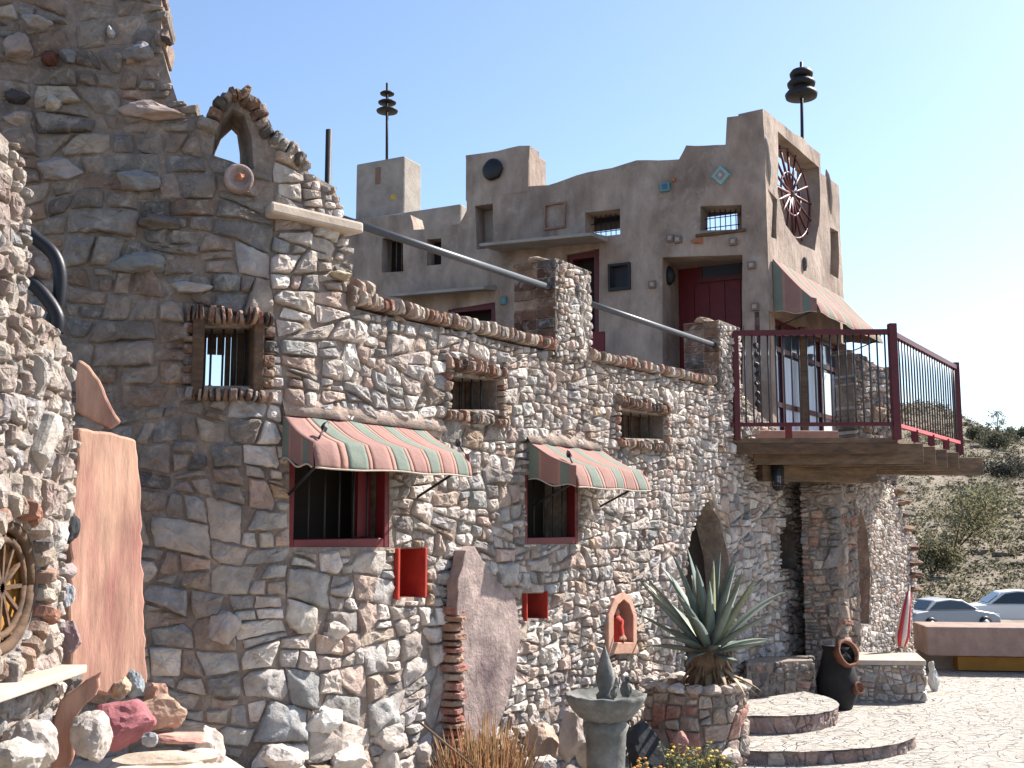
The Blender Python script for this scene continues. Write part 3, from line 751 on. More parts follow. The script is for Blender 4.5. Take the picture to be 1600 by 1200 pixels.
# flagstone and red brick edge set in the wall
m = MB()
def wchip(pts, j=.008):
    r = random.Random(len(pts)); return [(p[0]+r.uniform(-j, j), p[1]+r.uniform(-j, j)) for p in subd(pts, .05)]
sl = wl((706, 880), (720, 864), (742, 884), (790, 932), (799, 990), (790, 1052), (776, 1100), (762, 1140), (742, 1160), (712, 1160), (702, 955)); sl = wchip(sl)
n = len(sl); vs = [WA.pos(p[0], p[1], .02) for p in sl]+[WA.pos(p[0], p[1], .075) for p in sl]
m.add(vs, [tuple(range(n-1, -1, -1)), tuple(range(n, 2*n))]+[(i, (i+1) % n, n+(i+1) % n, n+i) for i in range(n)])
o = m.build('flagstone', M_['pinkslab'], house, bevel=.008); o['label'] = 'tall pink grey flagstone set upright against the wall'
m = MB(); sl = wl((705, 858), (718, 852), (736, 880), (722, 930), (708, 966), (690, 960), (692, 905)); sl = wchip(sl); n = len(sl)
vs = [WA.pos(p[0], p[1], .03) for p in sl]+[WA.pos(p[0], p[1], .115) for p in sl]
m.add(vs, [tuple(range(n-1, -1, -1)), tuple(range(n, 2*n))]+[(i, (i+1) % n, n+(i+1) % n, n+i) for i in range(n)])
o = m.build('flagstone', M_['pinkslab'], house, bevel=.006); o['label'] = 'small pale wedge stone above the brick strip'
m = MB(); rnd = random.Random(8); s0, zt = WA.loc(688, 952); s1, _ = WA.loc(706, 952); z = .05
while z < zt:
    hh = .045*rnd.uniform(.8, 1.3)
    stone(m, WA, [(s0, z), (s1, z), (s1, z+hh-.008), (s0, z+hh-.008)], .13*rnd.uniform(.85, 1.1), pick(((( .30, .11, .08), 3), ((.33, .19, .13), 2), ((.38, .3, .24), 1)), rnd), rnd, back=0, corner=.1, edge=.006); z += hh
o = m.build('brick_strip', M_['stone'], house)
# pipe on roof of tower
pole = MB(); pt = at(514, 203, 7.2); pole.tube([Vector((pt.x, pt.y, 2.33)), pt], .022, 10, cap=True)
o = pole.build('pole', M_['iron']); setp(o, 'plain dark iron pipe standing behind the ragged tower wall', 'pole')

# ================================================================ AWNINGS
RED = (0.25, 0.14, 0.12); GRN = (0.145, 0.17, 0.14); CRM = (0.47, 0.38, 0.29); LR = (0.33, 0.17, 0.135)
def awning(path, s0, s1, ztop, zfront, zval, p, label, nst, seed):
    a = path.pos((s0+s1)/2, ztop, 0)
    e = empty('awning', a, label, 'awning', 'striped awnings over the windows')
    m = MB(); cols = []
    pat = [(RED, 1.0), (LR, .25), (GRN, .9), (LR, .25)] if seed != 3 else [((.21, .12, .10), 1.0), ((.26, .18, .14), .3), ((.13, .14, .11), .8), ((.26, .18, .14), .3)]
    tot = sum(w for c, w in pat)*nst
    s = s0; k = 0; edges = []
    unit = (s1-s0)/tot
    for i in range(nst):
        for c, w in pat: edges.append((s, s+w*unit, c)); s += w*unit
    rnd = random.Random(seed)
    def prof(t): # t 0..1 along cloth from wall to valance end -> off, z
        if t < .55:
            k = t/.55; return .03+p*k, ztop+(zfront-ztop)*k-.02*math.sin(k*math.pi)
        k = (t-.55)/.45; return .03+p*(1+.16*math.sin(k*math.pi/2)), zfront+(zval-zfront)*k
    N = 18
    def wv(s, t): return .010*math.sin(s*9+t*3+seed)*t+.006*noise.noise(Vector((s*8, t*4, seed)))
    for (a0, a1, c) in edges:
        sub = max(1, int((a1-a0)/.02)); vs = []
        for q in range(sub+1):
            u0 = a0+(a1-a0)*q/sub
            for i in range(N+1):
                t = i/N; o, z = prof(t)
                vs.append(path.pos(u0, z+(.004*math.sin(u0*13) if i == N else 0), o+wv(u0, t)))
        m.add(vs, [(q*(N+1)+i, (q+1)*(N+1)+i, (q+1)*(N+1)+i+1, q*(N+1)+i+1) for q in range(sub) for i in range(N)], c, True)
    o = m.build('canopy', M_['cloth'], e); so = o.modifiers.new('t', 'SOLIDIFY'); so.thickness = .006
    # side panels
    for nm, sx in (('side_panel', s0), ('side_panel', s1)):
        m = MB(); bands = [(.0, .22, GRN), (.22, .27, LR), (.27, .62, RED), (.62, .67, LR), (.67, .86, GRN), (.86, 1, RED)]
        for (k0, k1, c) in bands:
            vs = []
            for k in (k0, k1):
                o = .03+p*k*1.10; kk = min(1, k*1.10)
                zt = ztop+(zfront-ztop)*kk-.02*math.sin(kk*math.pi); zb = zval+.06*(1-k)+.015*math.sin(k*9)
                vs += [path.pos(sx, zb, o), path.pos(sx, zt, o)]
            m.add(vs, [(0, 2, 3, 1)], c)
        o = m.build(nm, M_['cloth'], e); so = o.modifiers.new('t', 'SOLIDIFY'); so.thickness = .006
    # hem trim
    m = MB(); pts = []
    for i in range(60):
        s = s0+(s1-s0)*i/59; o, z = prof(1); pts.append(path.pos(s, z+.004*math.sin(s*13), o+.004+wv(s, 1)))
    m.tube(pts, .005, 6); pts = []
    for i in range(12):
        k = i/11; pts.append(path.pos(s0-.003, zval+.06*(1-k)+.015*math.sin(k*9), .03+p*k*1.1))
    m.tube(pts, .005, 6); m.build('hem', M_['pale'], e)
    for sx in (s0+.05, s1-.05):
        m = MB(); m.tube([path.pos(sx, zval-.12, .02), path.pos(sx, zval+.04, .03+p)], .008, 6); m.build('bracket', M_['iron'], e)
    return e, prof
def spear(path, e, s, z, off, dv, L):
    m = MB(); a = path.pos(s, z, off); t1 = path.pos(s+dv[0], z+dv[1], off+dv[2]); d = (t1-a).normalized()
    m.tube([a, a+d*L*.45], .006, 6); m.tube([a+d*L*.4, a+d*L*.55, a+d*L*.75, a+d*L], [.005, .02, .018, .002], 5, smooth=False)
    m.build('spear_head', M_['iron'], e)
s0 = WA.loc(438, 650)[0]; s1 = WA.loc(655, 672)[0]; zt = WA.loc(438, 650)[1]
n0 = WA.loc(508, 692, .34); zf = n0[1]; zv = WA.loc(500, 732, .36)[1]
e1, pr = awning(WA, s0, s1, zt, zf, zv, .31, 'wide red and green striped awning over the large barred window', 4, 1)
spear(WA, e1, s0+.04, zf+.02, .33, (.1, .12, -.10), .17); spear(WA, e1, s1-.01, zf+.02, .33, (.12, .10, -.15), .17)
s0 = WA.loc(820, 692)[0]; s1 = WA.loc(934, 710)[0]; zt = WA.loc(820, 692)[1]
zf = WA.loc(888, 727, .36)[1]; zv = WA.loc(885, 761, .38)[1]
e2, pr = awning(WA, s0, s1, zt, zf, zv, .34, 'small red and green striped awning over the second barred window', 3, 2)
spear(WA, e2, s0+.04, zf+.02, .35, (.12, .12, -.12), .16)
# mortar ledges above both awnings
for (xa, ya, xb, yb) in ((440, 632, 690, 668), (818, 678, 930, 702)):
    a = WA.loc(xa, ya); b = WA.loc(xb, yb)
    P0 = [(a[0], a[1]-.05), (b[0], a[1]-.05), (b[0], a[1]+.03), (a[0], a[1]+.045)]
    N = 24; m = MB()
    for i in range(N):
        u0 = a[0]+(b[0]-a[0])*i/N; u1 = a[0]+(b[0]-a[0])*(i+1)/N
        f = lambda u: (.05+.03*noise.noise(Vector((u*7, 0, 1))), .035+.025*noise.noise(Vector((u*5, 4, 1))))
        (o0, h0), (o1, h1) = f(u0), f(u1)
        vs = [WA.pos(u0, a[1]-.06, .0), WA.pos(u1, a[1]-.06, .0), WA.pos(u0, a[1]-.06, o0+.005), WA.pos(u1, a[1]-.06, o1+.005), WA.pos(u0, a[1]+h0, .0), WA.pos(u1, a[1]+h1, .0)]
        m.add(vs, [(0, 1, 3, 2), (2, 3, 5, 4)], smooth=True)
    m.build('mortar_ledge', M_['ledge'], house)

# ================================================================ STUCCO HOUSE
K = Vector((2.97, 12.5)); ED = Vector((-0.89, 0.456)).normalized()
FP = Path([K-ED*(-8.0), K])      # left end to corner; normal faces camera
RP = Path([K, K+AD*2.9])
def fl(*pts): return [FP.loc(x, y) for x, y in pts]
def rl(*pts): return [RP.loc(x, y) for x, y in pts]
stucco = empty('stucco_house', (K.x, K.y, 0), 'grey brown stucco upper house with stepped parapet and red doors', 'house')
LF = FP.L
outF = [(0, 0), (LF, 0)] + [(LF, FP.loc(1192, 172)[1])] + fl((1137, 182), (1132, 226), (1070, 229), (1060, 250), (993, 254), (920, 272), (856, 288), (826, 290), (826, 228), (728, 242), (726, 330), (716, 350), (690, 357), (645, 360), (640, 335), (540, 342))
outF.append((0, outF[-1][1]))
hF = [fl((1035, 402), (1160, 398), (1160, 700), (1035, 700)), fl((1094, 322), (1159, 320), (1159, 358), (1094, 360)), fl((914, 332), (969, 326), (969, 366), (914, 372)),
      fl((742, 322), (770, 318), (770, 386), (744, 390)), fl((597, 372), (630, 370), (630, 424), (597, 426)), fl((667, 374), (689, 372), (689, 413), (667, 415)),
      fl((954, 416), (983, 414), (983, 450), (954, 452)), fl((884, 398), (936, 388), (936, 700), (884, 700)), fl((700, 484), (774, 472), (774, 700), (700, 700))]
mb = MB(); core(mb, FP, outF, hF, 0, -.30, (1, 1, 1), step=.16, wob=.05)
o = mb.build('wall', M_['stucco'], stucco, weld=.0005, bevel=.05)
outR = [(0.30*0, 0), (RP.L, 0)] + rl((1312, 436), (1308, 290), (1281, 272), (1281, 240), (1206, 170))
outR[0] = (0.0, 0); outR[-1] = (0.0, outF[2][1])
outR[2] = (RP.L, outR[2][1]); 
WEB = rl((1213, 205), (1279, 262), (1279, 350), (1272, 392), (1248, 382), (1226, 352), (1213, 300))
NL = rl((1191, 290), (1213, 312), (1213, 374), (1191, 364)); NR = rl((1296, 355), (1309, 362), (1309, 436), (1296, 428))
NL = [(max(.08, p[0]), p[1]) for p in NL]
DRS = rl((1207, 470), (1318, 500), (1318, 740), (1207, 740)); x0, x1, z0, z1 = rect(DRS)
DRS = [(x0, 2.55), (x1, 2.55), (x1, 4.2), (x0, 4.2)]
mb = MB(); core(mb, RP, [(p[0]+.001, p[1]) for p in outR], [WEB, NL, NR, DRS], .012, -.30, (1, 1, 1), step=.16, wob=.04)
o = mb.build('wall', M_['stucco'], stucco, weld=.0005, bevel=.03); o['label'] = 'sunlit right side of the stucco tower with the wheel opening'
# solid body behind: roofs and rear walls
Rz = 4.55
def prism(pts, z0, z1):
    m = MB(); n = len(pts); m.add([Vector((p[0], p[1], z0)) for p in pts]+[Vector((p[0], p[1], z1)) for p in pts], [tuple(range(n-1, -1, -1)), tuple(range(n, 2*n))]+[(i, (i+1) % n, n+(i+1) % n, n+i) for i in range(n)]); return m
q0 = K-AN*0.0+AD*.9; 
kin = K+ED*.4+AD*.9
A1 = K+AD*2.9+ED*.35; A2 = K+ED*7.6+AD*2.9; A3 = K+ED*7.6+AD*1.0; A4 = K+ED*.35+AD*1.0
prism([A4, A1, A2, A3], 0, Rz).build('rear_wing', M_['stucco'], stucco, bevel=.04)
# back wall of tower openings
B1 = K+ED*.38+AD*.42; B2 = K+ED*.38+AD*2.75; B3 = K+ED*.5+AD*2.75; B4 = K+ED*.5+AD*.42
prism([B1, B2, B3, B4], FP.loc(1100, 396)[1]+.12, outF[2][1]-.45).build('tower_back', M_['stucco'], stucco)
# roof lid over tower room, lintel slab behind the barred openings
zl = FP.loc(1094, 322)[1]
m = MB(); wmb(m, FP, 5.4, LF-.31, zl+.03, zl+.13, -.62, -.31)
s_, z_ = FP.loc(914, 330); wmb(m, FP, s_-.3, 5.38, z_+.03, z_+.12, -.58, -.31); m.build('roof_slab', M_['dark'], stucco)
# window bars & panels of the front
def hp(path, h, off, name, mt, col=(1, 1, 1), par=stucco, th=.02, ins=0):
    x0, x1, z0, z1 = rect(h); m = MB(); wmb(m, path, x0+ins, x1-ins, z0+ins, z1-ins, off-th, off, col); return m.build(name, mt, par)
def vbars(path, h, off, n, par=stucco, nh=0, r=.009, mt='iron', name='window_bars'):
    x0, x1, z0, z1 = rect(h); m = MB()
    for i in range(n):
        s = x0+(x1-x0)*(i+1)/(n+1); m.tube([path.pos(s, z0, off), path.pos(s, z1, off)], r, 6)
    for i in range(nh):
        z = z0+(z1-z0)*(i+1)/(nh+1); m.tube([path.pos(x0, z, off+.01), path.pos(x1, z, off+.01)], r, 6)
    return m.build(name, M_[mt], par)
vbars(FP, hF[1], -.2, 7, nh=2, r=.006); vbars(FP, hF[2], -.2, 6, nh=2, r=.006)
m = MB(); x0, x1, z0, z1 = rect(hF[1]); wmb(m, FP, x0-.05, x1+.04, z0-.035, z0-.001, -.05, .03); o = m.build('window_sill', M_['wood'], stucco)
# niche backs, small windows
hp(FP, hF[3], -.26, 'niche_back', M_['palestucco']); hp(FP, hF[4], -.24, 'window', M_['dark']); vbars(FP, hF[4], -.1, 3, mt='wood'); hp(FP, hF[5], -.2, 'window', M_['dark'])
o = hp(FP, hF[6], -.05, 'window', M_['iron']); 
x0, x1, z0, z1 = rect(hF[6]); frame(FP, [(x0-.02, z0-.02), (x1+.02, z0-.02), (x1+.02, z1+.02), (x0-.02, z1+.02)], .03, -.02, .035).build('window_frame', M_['iron'], stucco)
# doors: recess of the big door
x0, x1, z0, z1 = rect(hF[0]); D = .72
m = MB(); wmb(m, FP, x0-.08, x0, z0, z1, -D, -.301); wmb(m, FP, x1, x1+.05, z0, z1, -D, -.301); wmb(m, FP, x0-.08, x1+.05, z1, z1+.08, -D, -.301); m.build('door_recess', M_['stucco'], stucco)
m = MB(); wmb(m, FP, x0, x1, z0, z1, -D-.05, -D); dr = m.build('door', M_['red'], stucco); dr['label'] = 'large dark red door in the deep recess'
m = MB(); zt2 = FP.loc(1100, 408, -D)[1]; zb2 = FP.loc(1100, 436, -D)[1]; sx0 = FP.loc(1098, 420, -D)[0]; sx1 = FP.loc(1158, 420, -D)[0]
wmb(m, FP, sx0, sx1, zb2, zt2, -D, -D+.012); m.build('glass_pane', M_['glass'], dr)
m = MB(); fr = [(sx0, zb2), (sx1, zb2), (sx1, zt2), (sx0, zt2)]
frame(FP, [(sx0-.05, zb2-.05), (sx1+.05, zb2-.05), (sx1+.05, zt2+.05), (sx0-.05, zt2+.05)], .05, -D, -D+.03).build('pane_frame', M_['railred'], dr)
# panel boards
m = MB()
for k in range(5): wmb(m, FP, x0+.02+(x1-x0-.04)*k/5, x0+.01+(x1-x0-.04)*(k+1)/5, z0, zb2-.07, -D, -D+.018)
m.build('panel', M_['red'], dr)
# narrow window in the left reveal
nvec = Vector((FP.n[0].x, FP.n[0].y, 0)); tv = Vector((ED.x, ED.y, 0))
pr0 = FP.pos(x0, 0, 0); zw1 = FP.loc(1040, 470)[1]; zw0 = FP.loc(1040, 536)[1]
m = MB(); c = pr0-nvec*.18+Vector((0, 0, (zw0+zw1)/2)); m.box(c-tv*.0, .26, .02, zw1-zw0, (nvec, tv, Vector((0, 0, 1)))); m.build('side_window', M_['iron'], stucco)
c = pr0-nvec*.2+Vector((0, 0, FP.loc(1040, 425)[1]))-tv*.06
lamp = empty('wall_lamp', c, 'round dark wall lamp on the side of the deep door recess', 'lamp')
m = MB(); m.lathe(c-Vector((0, 0, .12)), [(.02, 0), (.06, .04), (.075, .12), (.05, .2), (.01, .24)], 12); m.build('lamp_body', M_['iron'], lamp)
m = MB(); m.bar(c, c+tv*.07, .02); m.build('bracket', M_['iron'], lamp)
# other doors
x0, x1, z0, z1 = rect(hF[7])
m = MB(); wmb(m, FP, x0, x1, z0, z1, -.28, -.24); d2 = m.build('door', M_['dark'], stucco); d2['label'] = 'dark doorway under the grey ledge roof'
frame(FP, hF[7], .09, -.2, -.05).build('door_frame', M_['railred'], d2)
m = MB(); a = FP.loc(939, 526); b = FP.loc(960, 526); zz = FP.loc(939, 560)[1]-.6
wmb(m, FP, a[0], b[0], zz, a[1], .3, .34); m.build('red_gate', M_['red'], stucco)
x0, x1, z0, z1 = rect(hF[8])
m = MB(); wmb(m, FP, x0, x1, z0, z1, -.28, -.24); d3 = m.build('door', M_['dark'], stucco); d3['label'] = 'dark opening with red lintel under the lower ledge'
frame(FP, hF[8], .08, -.2, -.03).build('door_frame', M_['railred'], d3)
# ledge roofs
def ledge(name, pts, off, label):
    a = FP.loc(*pts[0]); b = FP.loc(*pts[1]); m = MB()
    vs = []
    for (s, z) in (a, b): vs += [FP.pos(s, z+.03, -.02), FP.pos(s, z-.06, off), FP.pos(s, z-.10, off), FP.pos(s, z-.05, -.02)]
    m.add(vs, [(0, 1, 5, 4), (1, 2, 6, 5), (2, 3, 7, 6), (3, 0, 4, 7), (0, 3, 2, 1), (4, 5, 6, 7)])
    o = m.build(name, M_['palestucco'], stucco, bevel=.008); o['label'] = label
ledge('ledge_roof', ((780, 388), (950, 372)), .55, 'thin grey ledge roof over the dark doorway')
ledge('ledge_roof', ((628, 460), (776, 448)), .35, 'lower thin grey ledge roof on the left')
m = MB(); 
for (xa, ya, xb, yb) in ((745, 484, 770, 476),):
    pass
# tiles and plaques
def plaque(x, y, w, h, col, name, path=FP, dia=False, label=None, th=.02):
    s, z = path.loc(x, y); m = MB()
    if dia: pts = [(s-w, z), (s, z-h), (s+w, z), (s, z+h)]
    else: pts = [(s-w, z-h), (s+w, z-h), (s+w, z+h), (s-w, z+h)]
    vs = [path.pos(p[0], p[1], -.02) for p in pts]+[path.pos(p[0], p[1], .022+th) for p in pts]
    m.add(vs, [(4, 5, 6, 7), (0, 1, 5, 4), (1, 2, 6, 5), (2, 3, 7, 6), (3, 0, 4, 7)], col)
    o = m.build(name, M_['attr'], stucco, bevel=.004, seg=1)
    if label: o['label'] = label
    return s, z
plaque(1040, 293, .06, .055, (.10, .22, .25), 'tile', label='dark blue square tile'); plaque(1040, 293, .035, .035, (.06, .12, .17), 'tile', th=.028)
plaque(1127, 275, .115, .12, (.20, .34, .34), 'tile', dia=True, label='pale blue diamond tile'); plaque(1127, 275, .06, .065, (.30, .18, .14), 'tile', dia=True, th=.03); plaque(1127, 275, .025, .03, (.3, .4, .4), 'tile', dia=True, th=.035)
plaque(1053, 282, .02, .02, (.35, .12, .06), 'tile')
m = MB(); s, z = FP.loc(1093, 376); m.blob(FP.pos(s, z, .01), .09, .03, .045, 9, rough=.4)
m.build('terracotta_relief', M_['terra'], stucco)
for x, y in ((1048, 373), (1060, 375), (1146, 378), (1175, 415), (1180, 480), (1020, 445)): 
    plaque(x, y, .045, .045, (.16, .13, .115), 'tile'); plaque(x, y, .025, .025, (.34, .26, .22), 'tile', th=.03)
m = MB(); s, z = FP.loc(772, 266); c = FP.pos(s, z, .02)
m.lathe(c, [(.145, 0), (.15, .03), (.12, .05), (.001, .05)], 20, M=Vector((FP.n[0].x, FP.n[0].y, 0)).to_track_quat('Z', 'Y').to_matrix(), wob=.08); m.build('disc', M_['black'], stucco)
s, z = FP.loc(868, 338); fr = [(s-.15, z-.17), (s+.15, z-.17), (s+.15, z+.17), (s-.15, z+.17)]; frame(FP, fr, .02, -.01, .035).build('relief_frame', mat('reddish stucco frame', (.24, .14, .11), .9), stucco)
s, z = FP.loc(790, 471); plaque(788, 470, .04, .05, (.10, .2, .22), 'tile')
# block chimneys
def block(x0, x1, ytop, ybot, d, mt, off=0.0, label=None, name='chimney', th=None):
    a = FP.loc(x0, ytop, off); b = FP.loc(x1, ytop, off); z1 = FP.loc(x1, ytop, off)[1]; z0 = FP.loc(x1, ybot, off)[1]
    m = MB(); wmb(m, FP, a[0], b[0], z0, z1, off-d, off+.004); o = m.build(name, mt, stucco, bevel=.03)
    if label: o['label'] = label
    return a, b, z0, z1
block(727, 826, 232, 300, .55, M_['stucco'], label='square stucco chimney with black disc')
a, b, z0, z1 = block(557, 632, 243, 420, .55, M_['palestucco'], off=-2.6, label='pale square chimney at the far left with coloured spots')
s_, z_ = FP.loc(615, 308, -2.6+.01); m = MB(); m.blob(FP.pos(s_, z_, -2.59), .05, .02, .05, 3); m.build('yellow_spot', mat('yellow spot', (.45, .32, .06), .8), stucco)
s_, z_ = FP.loc(590, 275, -2.59); m = MB(); wmb(m, FP, s_-.04, s_+.05, z_-.14, z_+.15, -2.6, -2.58); m.build('brown_patch', mat('brown patch', (.20, .12, .09), .9), stucco)
block(520, 720, 318, 460, .3, M_['palestucco'], off=-2.3, name='parapet', label='pale parapet beneath the far left chimney')
# wheel in the tower opening
x0, x1, z0, z1 = rect(WEB); cw = RP.pos((x0+x1)/2-.02, (z0+z1)/2+.05, -.1)
m = MB(); rw = (x1-x0)/2*.95; rh = (z1-z0)/2*.95; ax = Vector((AD.x, AD.y, 0))
for k in range(16):
    a = 2*math.pi*k/16+.1; e = cw+ax*rw*math.cos(a)+Vector((0, 0, rh*math.sin(a))); m.tube([cw, e], [.022, .014], 6)
m.build('wheel_spokes', M_['railred'], stucco)
m = MB()
for f_ in (.45, .92):
    m.tube([cw+ax*rw*f_*math.cos(2*math.pi*k/32)+Vector((0, 0, rh*f_*math.sin(2*math.pi*k/32))) for k in range(33)], .014, 6)
m.build('wheel_rim', M_['railred'], stucco)
m = MB(); m.blob(cw, .05, .05, .05, 1, rough=.1); m.build('wheel_hub', M_['wood'], stucco)
for hh in (NL, NR): hp(RP, hh, -.20, 'niche_back', M_['stucco'])
m = MB()
for (x, y) in ((1197, 250), (1294, 300)):
    m = MB(); s, z = RP.loc(x, y)
    m.tube([RP.pos(max(.03, s-.06+.12*t), z+.3-.6*t, .005+.02*math.sin(t*math.pi)) for t in [i/8 for i in range(9)]], [.01, .03, .035, .03, .03, .035, .03, .02, .01], 8)
    m.build('relief', M_['palestucco'], stucco)
s, z = RP.loc(1254, 412); m = MB(); m.blob(RP.pos(s, z, .02), .05, .04, .09, 5, col=(.1, .09, .09)); m.build('lizard_relief', M_['boulder'], stucco)
# french doors on the balcony side
x0, x1, z0, z1 = rect(DRS)
n4 = 4
fd = MB()
for i in range(n4+1):
    s = x0+(x1-x0)*i/n4; w = .05 if i != 2 else .09
    wmb(fd, RP, max(x0, s-w/2), min(x1, s+w/2), z0, z1, -.16, -.10)
for z in (z0+.02, z0+.62, z1-.36, z1-.03): wmb(fd, RP, x0, x1, z-.03, z+.03, -.155, -.105)
fdo = fd.build('french_door', M_['railred'], stucco)
m = MB()
for i in range(n4):
    s = x0+(x1-x0)*i/n4; wmb(m, RP, s+.03, s+(x1-x0)/n4-.03, z0+.08, z1-.06, -.135, -.130)
m.build('glass_pane', M_['glass'], fdo)
m = MB(); wmb(m, RP, x0, x1, z0, z1, -.30, -.29); m.build('door_backing', M_['dark'], fdo)
m = MB()
for i in range(n4):
    s = x0+(x1-x0)*i/n4; wmb(m, RP, s+.06, s+(x1-x0)/n4-.10, z0+.12, z1-.42, -.128, -.126)
m.build('curtain', M_['curtain'], fdo)
m = MB(); s, z = RP.loc(1256, 500); m.bar(RP.pos(s, 2.55, -.03), RP.pos(s, 4.2, -.03), .07); m.build('door_post', M_['beam'], stucco)
s0, zt = RP.loc(1204, 406); s1 = RP.loc(1312, 480)[0]; s0 = .10; zf = RP.loc(1262, 462, .5)[1]; zv = RP.loc(1262, 484, .5)[1]
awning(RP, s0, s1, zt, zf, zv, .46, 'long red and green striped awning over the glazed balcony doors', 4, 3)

# ================================================================ lamps on poles
def pagoda(x, ytop, ybot, Y, sc, tiers, label):
    b = at(x, ybot, Y); t = at(x, ytop, Y); H = t.z-b.z
    e = empty('pagoda_lamp', b-Vector((0, 0, .6)), label, 'lamp', 'tiered lamps on poles above the roofs')
    m = MB(); m.tube([b-Vector((0, 0, .6)), t], .024 if tiers[0][0] < .25 else .026, 8); m.build('pole', M_['iron'], e)
    for (r, yy, th) in tiers:
        c = at(x, yy, Y); m = MB(); m.lathe(c, [(r*.35, th*.6), (r*.8, th*.4), (r, 0), (r*.95, -th*.4), (r*.3, -th*.5)], 20); m.build('disc', M_['iron'], e)
    return e
pagoda(605, 130, 240, 18.35, 1, [(.127, 146, .05), (.16, 160, .05), (.19, 173, .06)], 'slim pole lamp with three separate thin discs on the far left chimney')
e = pagoda(1252, 97, 215, 15.4, 1, [(.17, 115, .12), (.205, 130, .12), (.235, 147, .14)], 'chunky pole lamp with three stacked dark discs above the stucco tower')
c = at(1252, 132, 15.4); m = MB(); m.lathe(c-Vector((0, 0, .12)), [(.10, 0), (.11, .1), (.09, .26)], 14); m.build('lamp_core', M_['iron'], e)

# ================================================================ BALCONY
bal = empty('balcony', (3.6, 10.5, 2.55), 'timber balcony with maroon posts and dark bar railing under the stucco house', 'balcony')
ZD = 2.57
b0 = Vector((2.10, 10.5)); b1 = Vector((3.66, 10.42)); b2 = b1+AD*2.75; b3 = K+AD*2.8; 
prism([b0, b1, b2, b3, K+Vector((0.02, -.02))], ZD-.05, ZD).build('deck', M_['beam'], bal)
def v3(p, z): return Vector((p[0], p[1], z))
def railing(p, q, ends, nb, zr, zb_, red):
    m = MB(); m.bar(v3(p, zr), v3(q, zr), .05, .05); m.build('top_rail', M_['railred'], bal)
    m = MB(); m.bar(v3(p, zb_), v3(q, zb_), .045, .035); m.build('bottom_rail', M_[red], bal)
    for i in range(nb):
        t = (i+1)/(nb+1); c = p.lerp(q, t); m = MB(); m.tube([v3(c, zb_), v3(c, zr)], .0085, 6); m.build('baluster', M_['baluster'], bal)
railing(b0, b1, 0, 20, ZD+1.02, ZD+.13, 'railred')
railing(b1, b2, 0, 23, ZD+1.0, ZD+.12, 'litrail')  # side bottom rail takes the red with sunlight painted in
for (p, h, w) in ((b0+Vector((.06, 0)), 1.02, .06), (b1, 1.10, .075), (b2, 1.06, .07)):
    m = MB(); m.bar(v3(p, ZD-.02), v3(p, ZD+h), w); m.build('post', M_['railred'], bal, bevel=.006)
for c in (b0.lerp(b1, .35), b1.lerp(b2, .25), b1.lerp(b2, .5), b1.lerp(b2, .75)):
    m = MB(); m.bar(v3(c, ZD), v3(c, ZD+.12), .055); m.build('rail_foot', M_['red'], bal)
# joists and main beam
m = MB(); dirj = Vector((0.97, 0.24)).normalized()
for i, t in enumerate((0.06, .55, 1.05, 1.6)):
    p = b1+AD*t; q = p+Vector((-1.35, .2)) if i < 3 else p+Vector((-1.35, .3)); pe = p+Vector((.22+.0*i, -.02))
    m = MB(); m.bar(v3(q, ZD-.15), v3(pe, ZD-.15), .055, .19); m.build('joist', M_['beam'], bal, bevel=.008)
m = MB(); p = b2+Vector((.18, -.05)); q = b2+Vector((-1.7, -.35)); m.bar(v3(q, ZD-.16), v3(p, ZD-.16), .22, .2); o = m.build('joist', M_['beam'], bal, bevel=.01); o['label'] = 'thick end beam'
m = MB(); m.bar(v3(b0+Vector((.35, .5)), ZD-.31), v3(b1+Vector((.1, 1.1)), ZD-.31), .2, .16); m.build('main_beam', M_['beam'], bal, bevel=.012)
m = MB(); m.bar(v3(b0+Vector((.05, .03)), ZD-.10), v3(b1+Vector((.02, .03)), ZD-.10), .08, .10); m.build('edge_beam', M_['wood'], bal, bevel=.008)
m = MB(); m.bar(v3(b0+Vector((.25, .55)), ZD+.06), v3(b0+Vector((1.2, .62)), ZD+.06), .10, .12); m.build('curb', M_['pinkplaster'], bal, bevel=.01)
# chain chime on the railing
m = MB(); c = at(1181, 540, 10.62)
for i in range(7): m.blob(c-Vector((0, 0, i*.095)), .028, .02, .036, 60+i, rough=.4, sub=2)
m.tube([c+Vector((0, 0, .14)), c-Vector((0, 0, .62))], .005, 6)
o = m.build('wind_chime', M_['iron']); setp(o, 'dark hanging wind chime behind the left end of the balcony railing', 'wind chime')
# lantern below the balcony
c = at(1215, 742, 10.9); lan = empty('hanging_lantern', c, 'small dark lantern hanging under the balcony by the stone wall', 'lantern')
m = MB(); m.lathe(c-Vector((0, 0, .16)), [(.02, 0), (.055, .03), (.06, .05)], 8, smooth=False); m.lathe(c+Vector((0, 0, .06)), [(.07, 0), (.045, .06), (.012, .11)], 8, smooth=False)
for k in range(6):
    a = k*math.pi/3; m.tube([c+Vector((.052*math.cos(a), .052*math.sin(a), -.12)), c+Vector((.058*math.cos(a), .058*math.sin(a), .07))], .006, 5)
m.build('cage', M_['iron'], lan); m = MB(); m.lathe(c-Vector((0, 0, .10)), [(.035, 0), (.04, .15)], 8); m.build('glass', M_['glass'], lan)
m = MB(); m.tube([c+Vector((0, 0, .15)), Vector((c.x, c.y, ZD-.05))], .005, 5); m.build('chain', M_['iron'], lan)

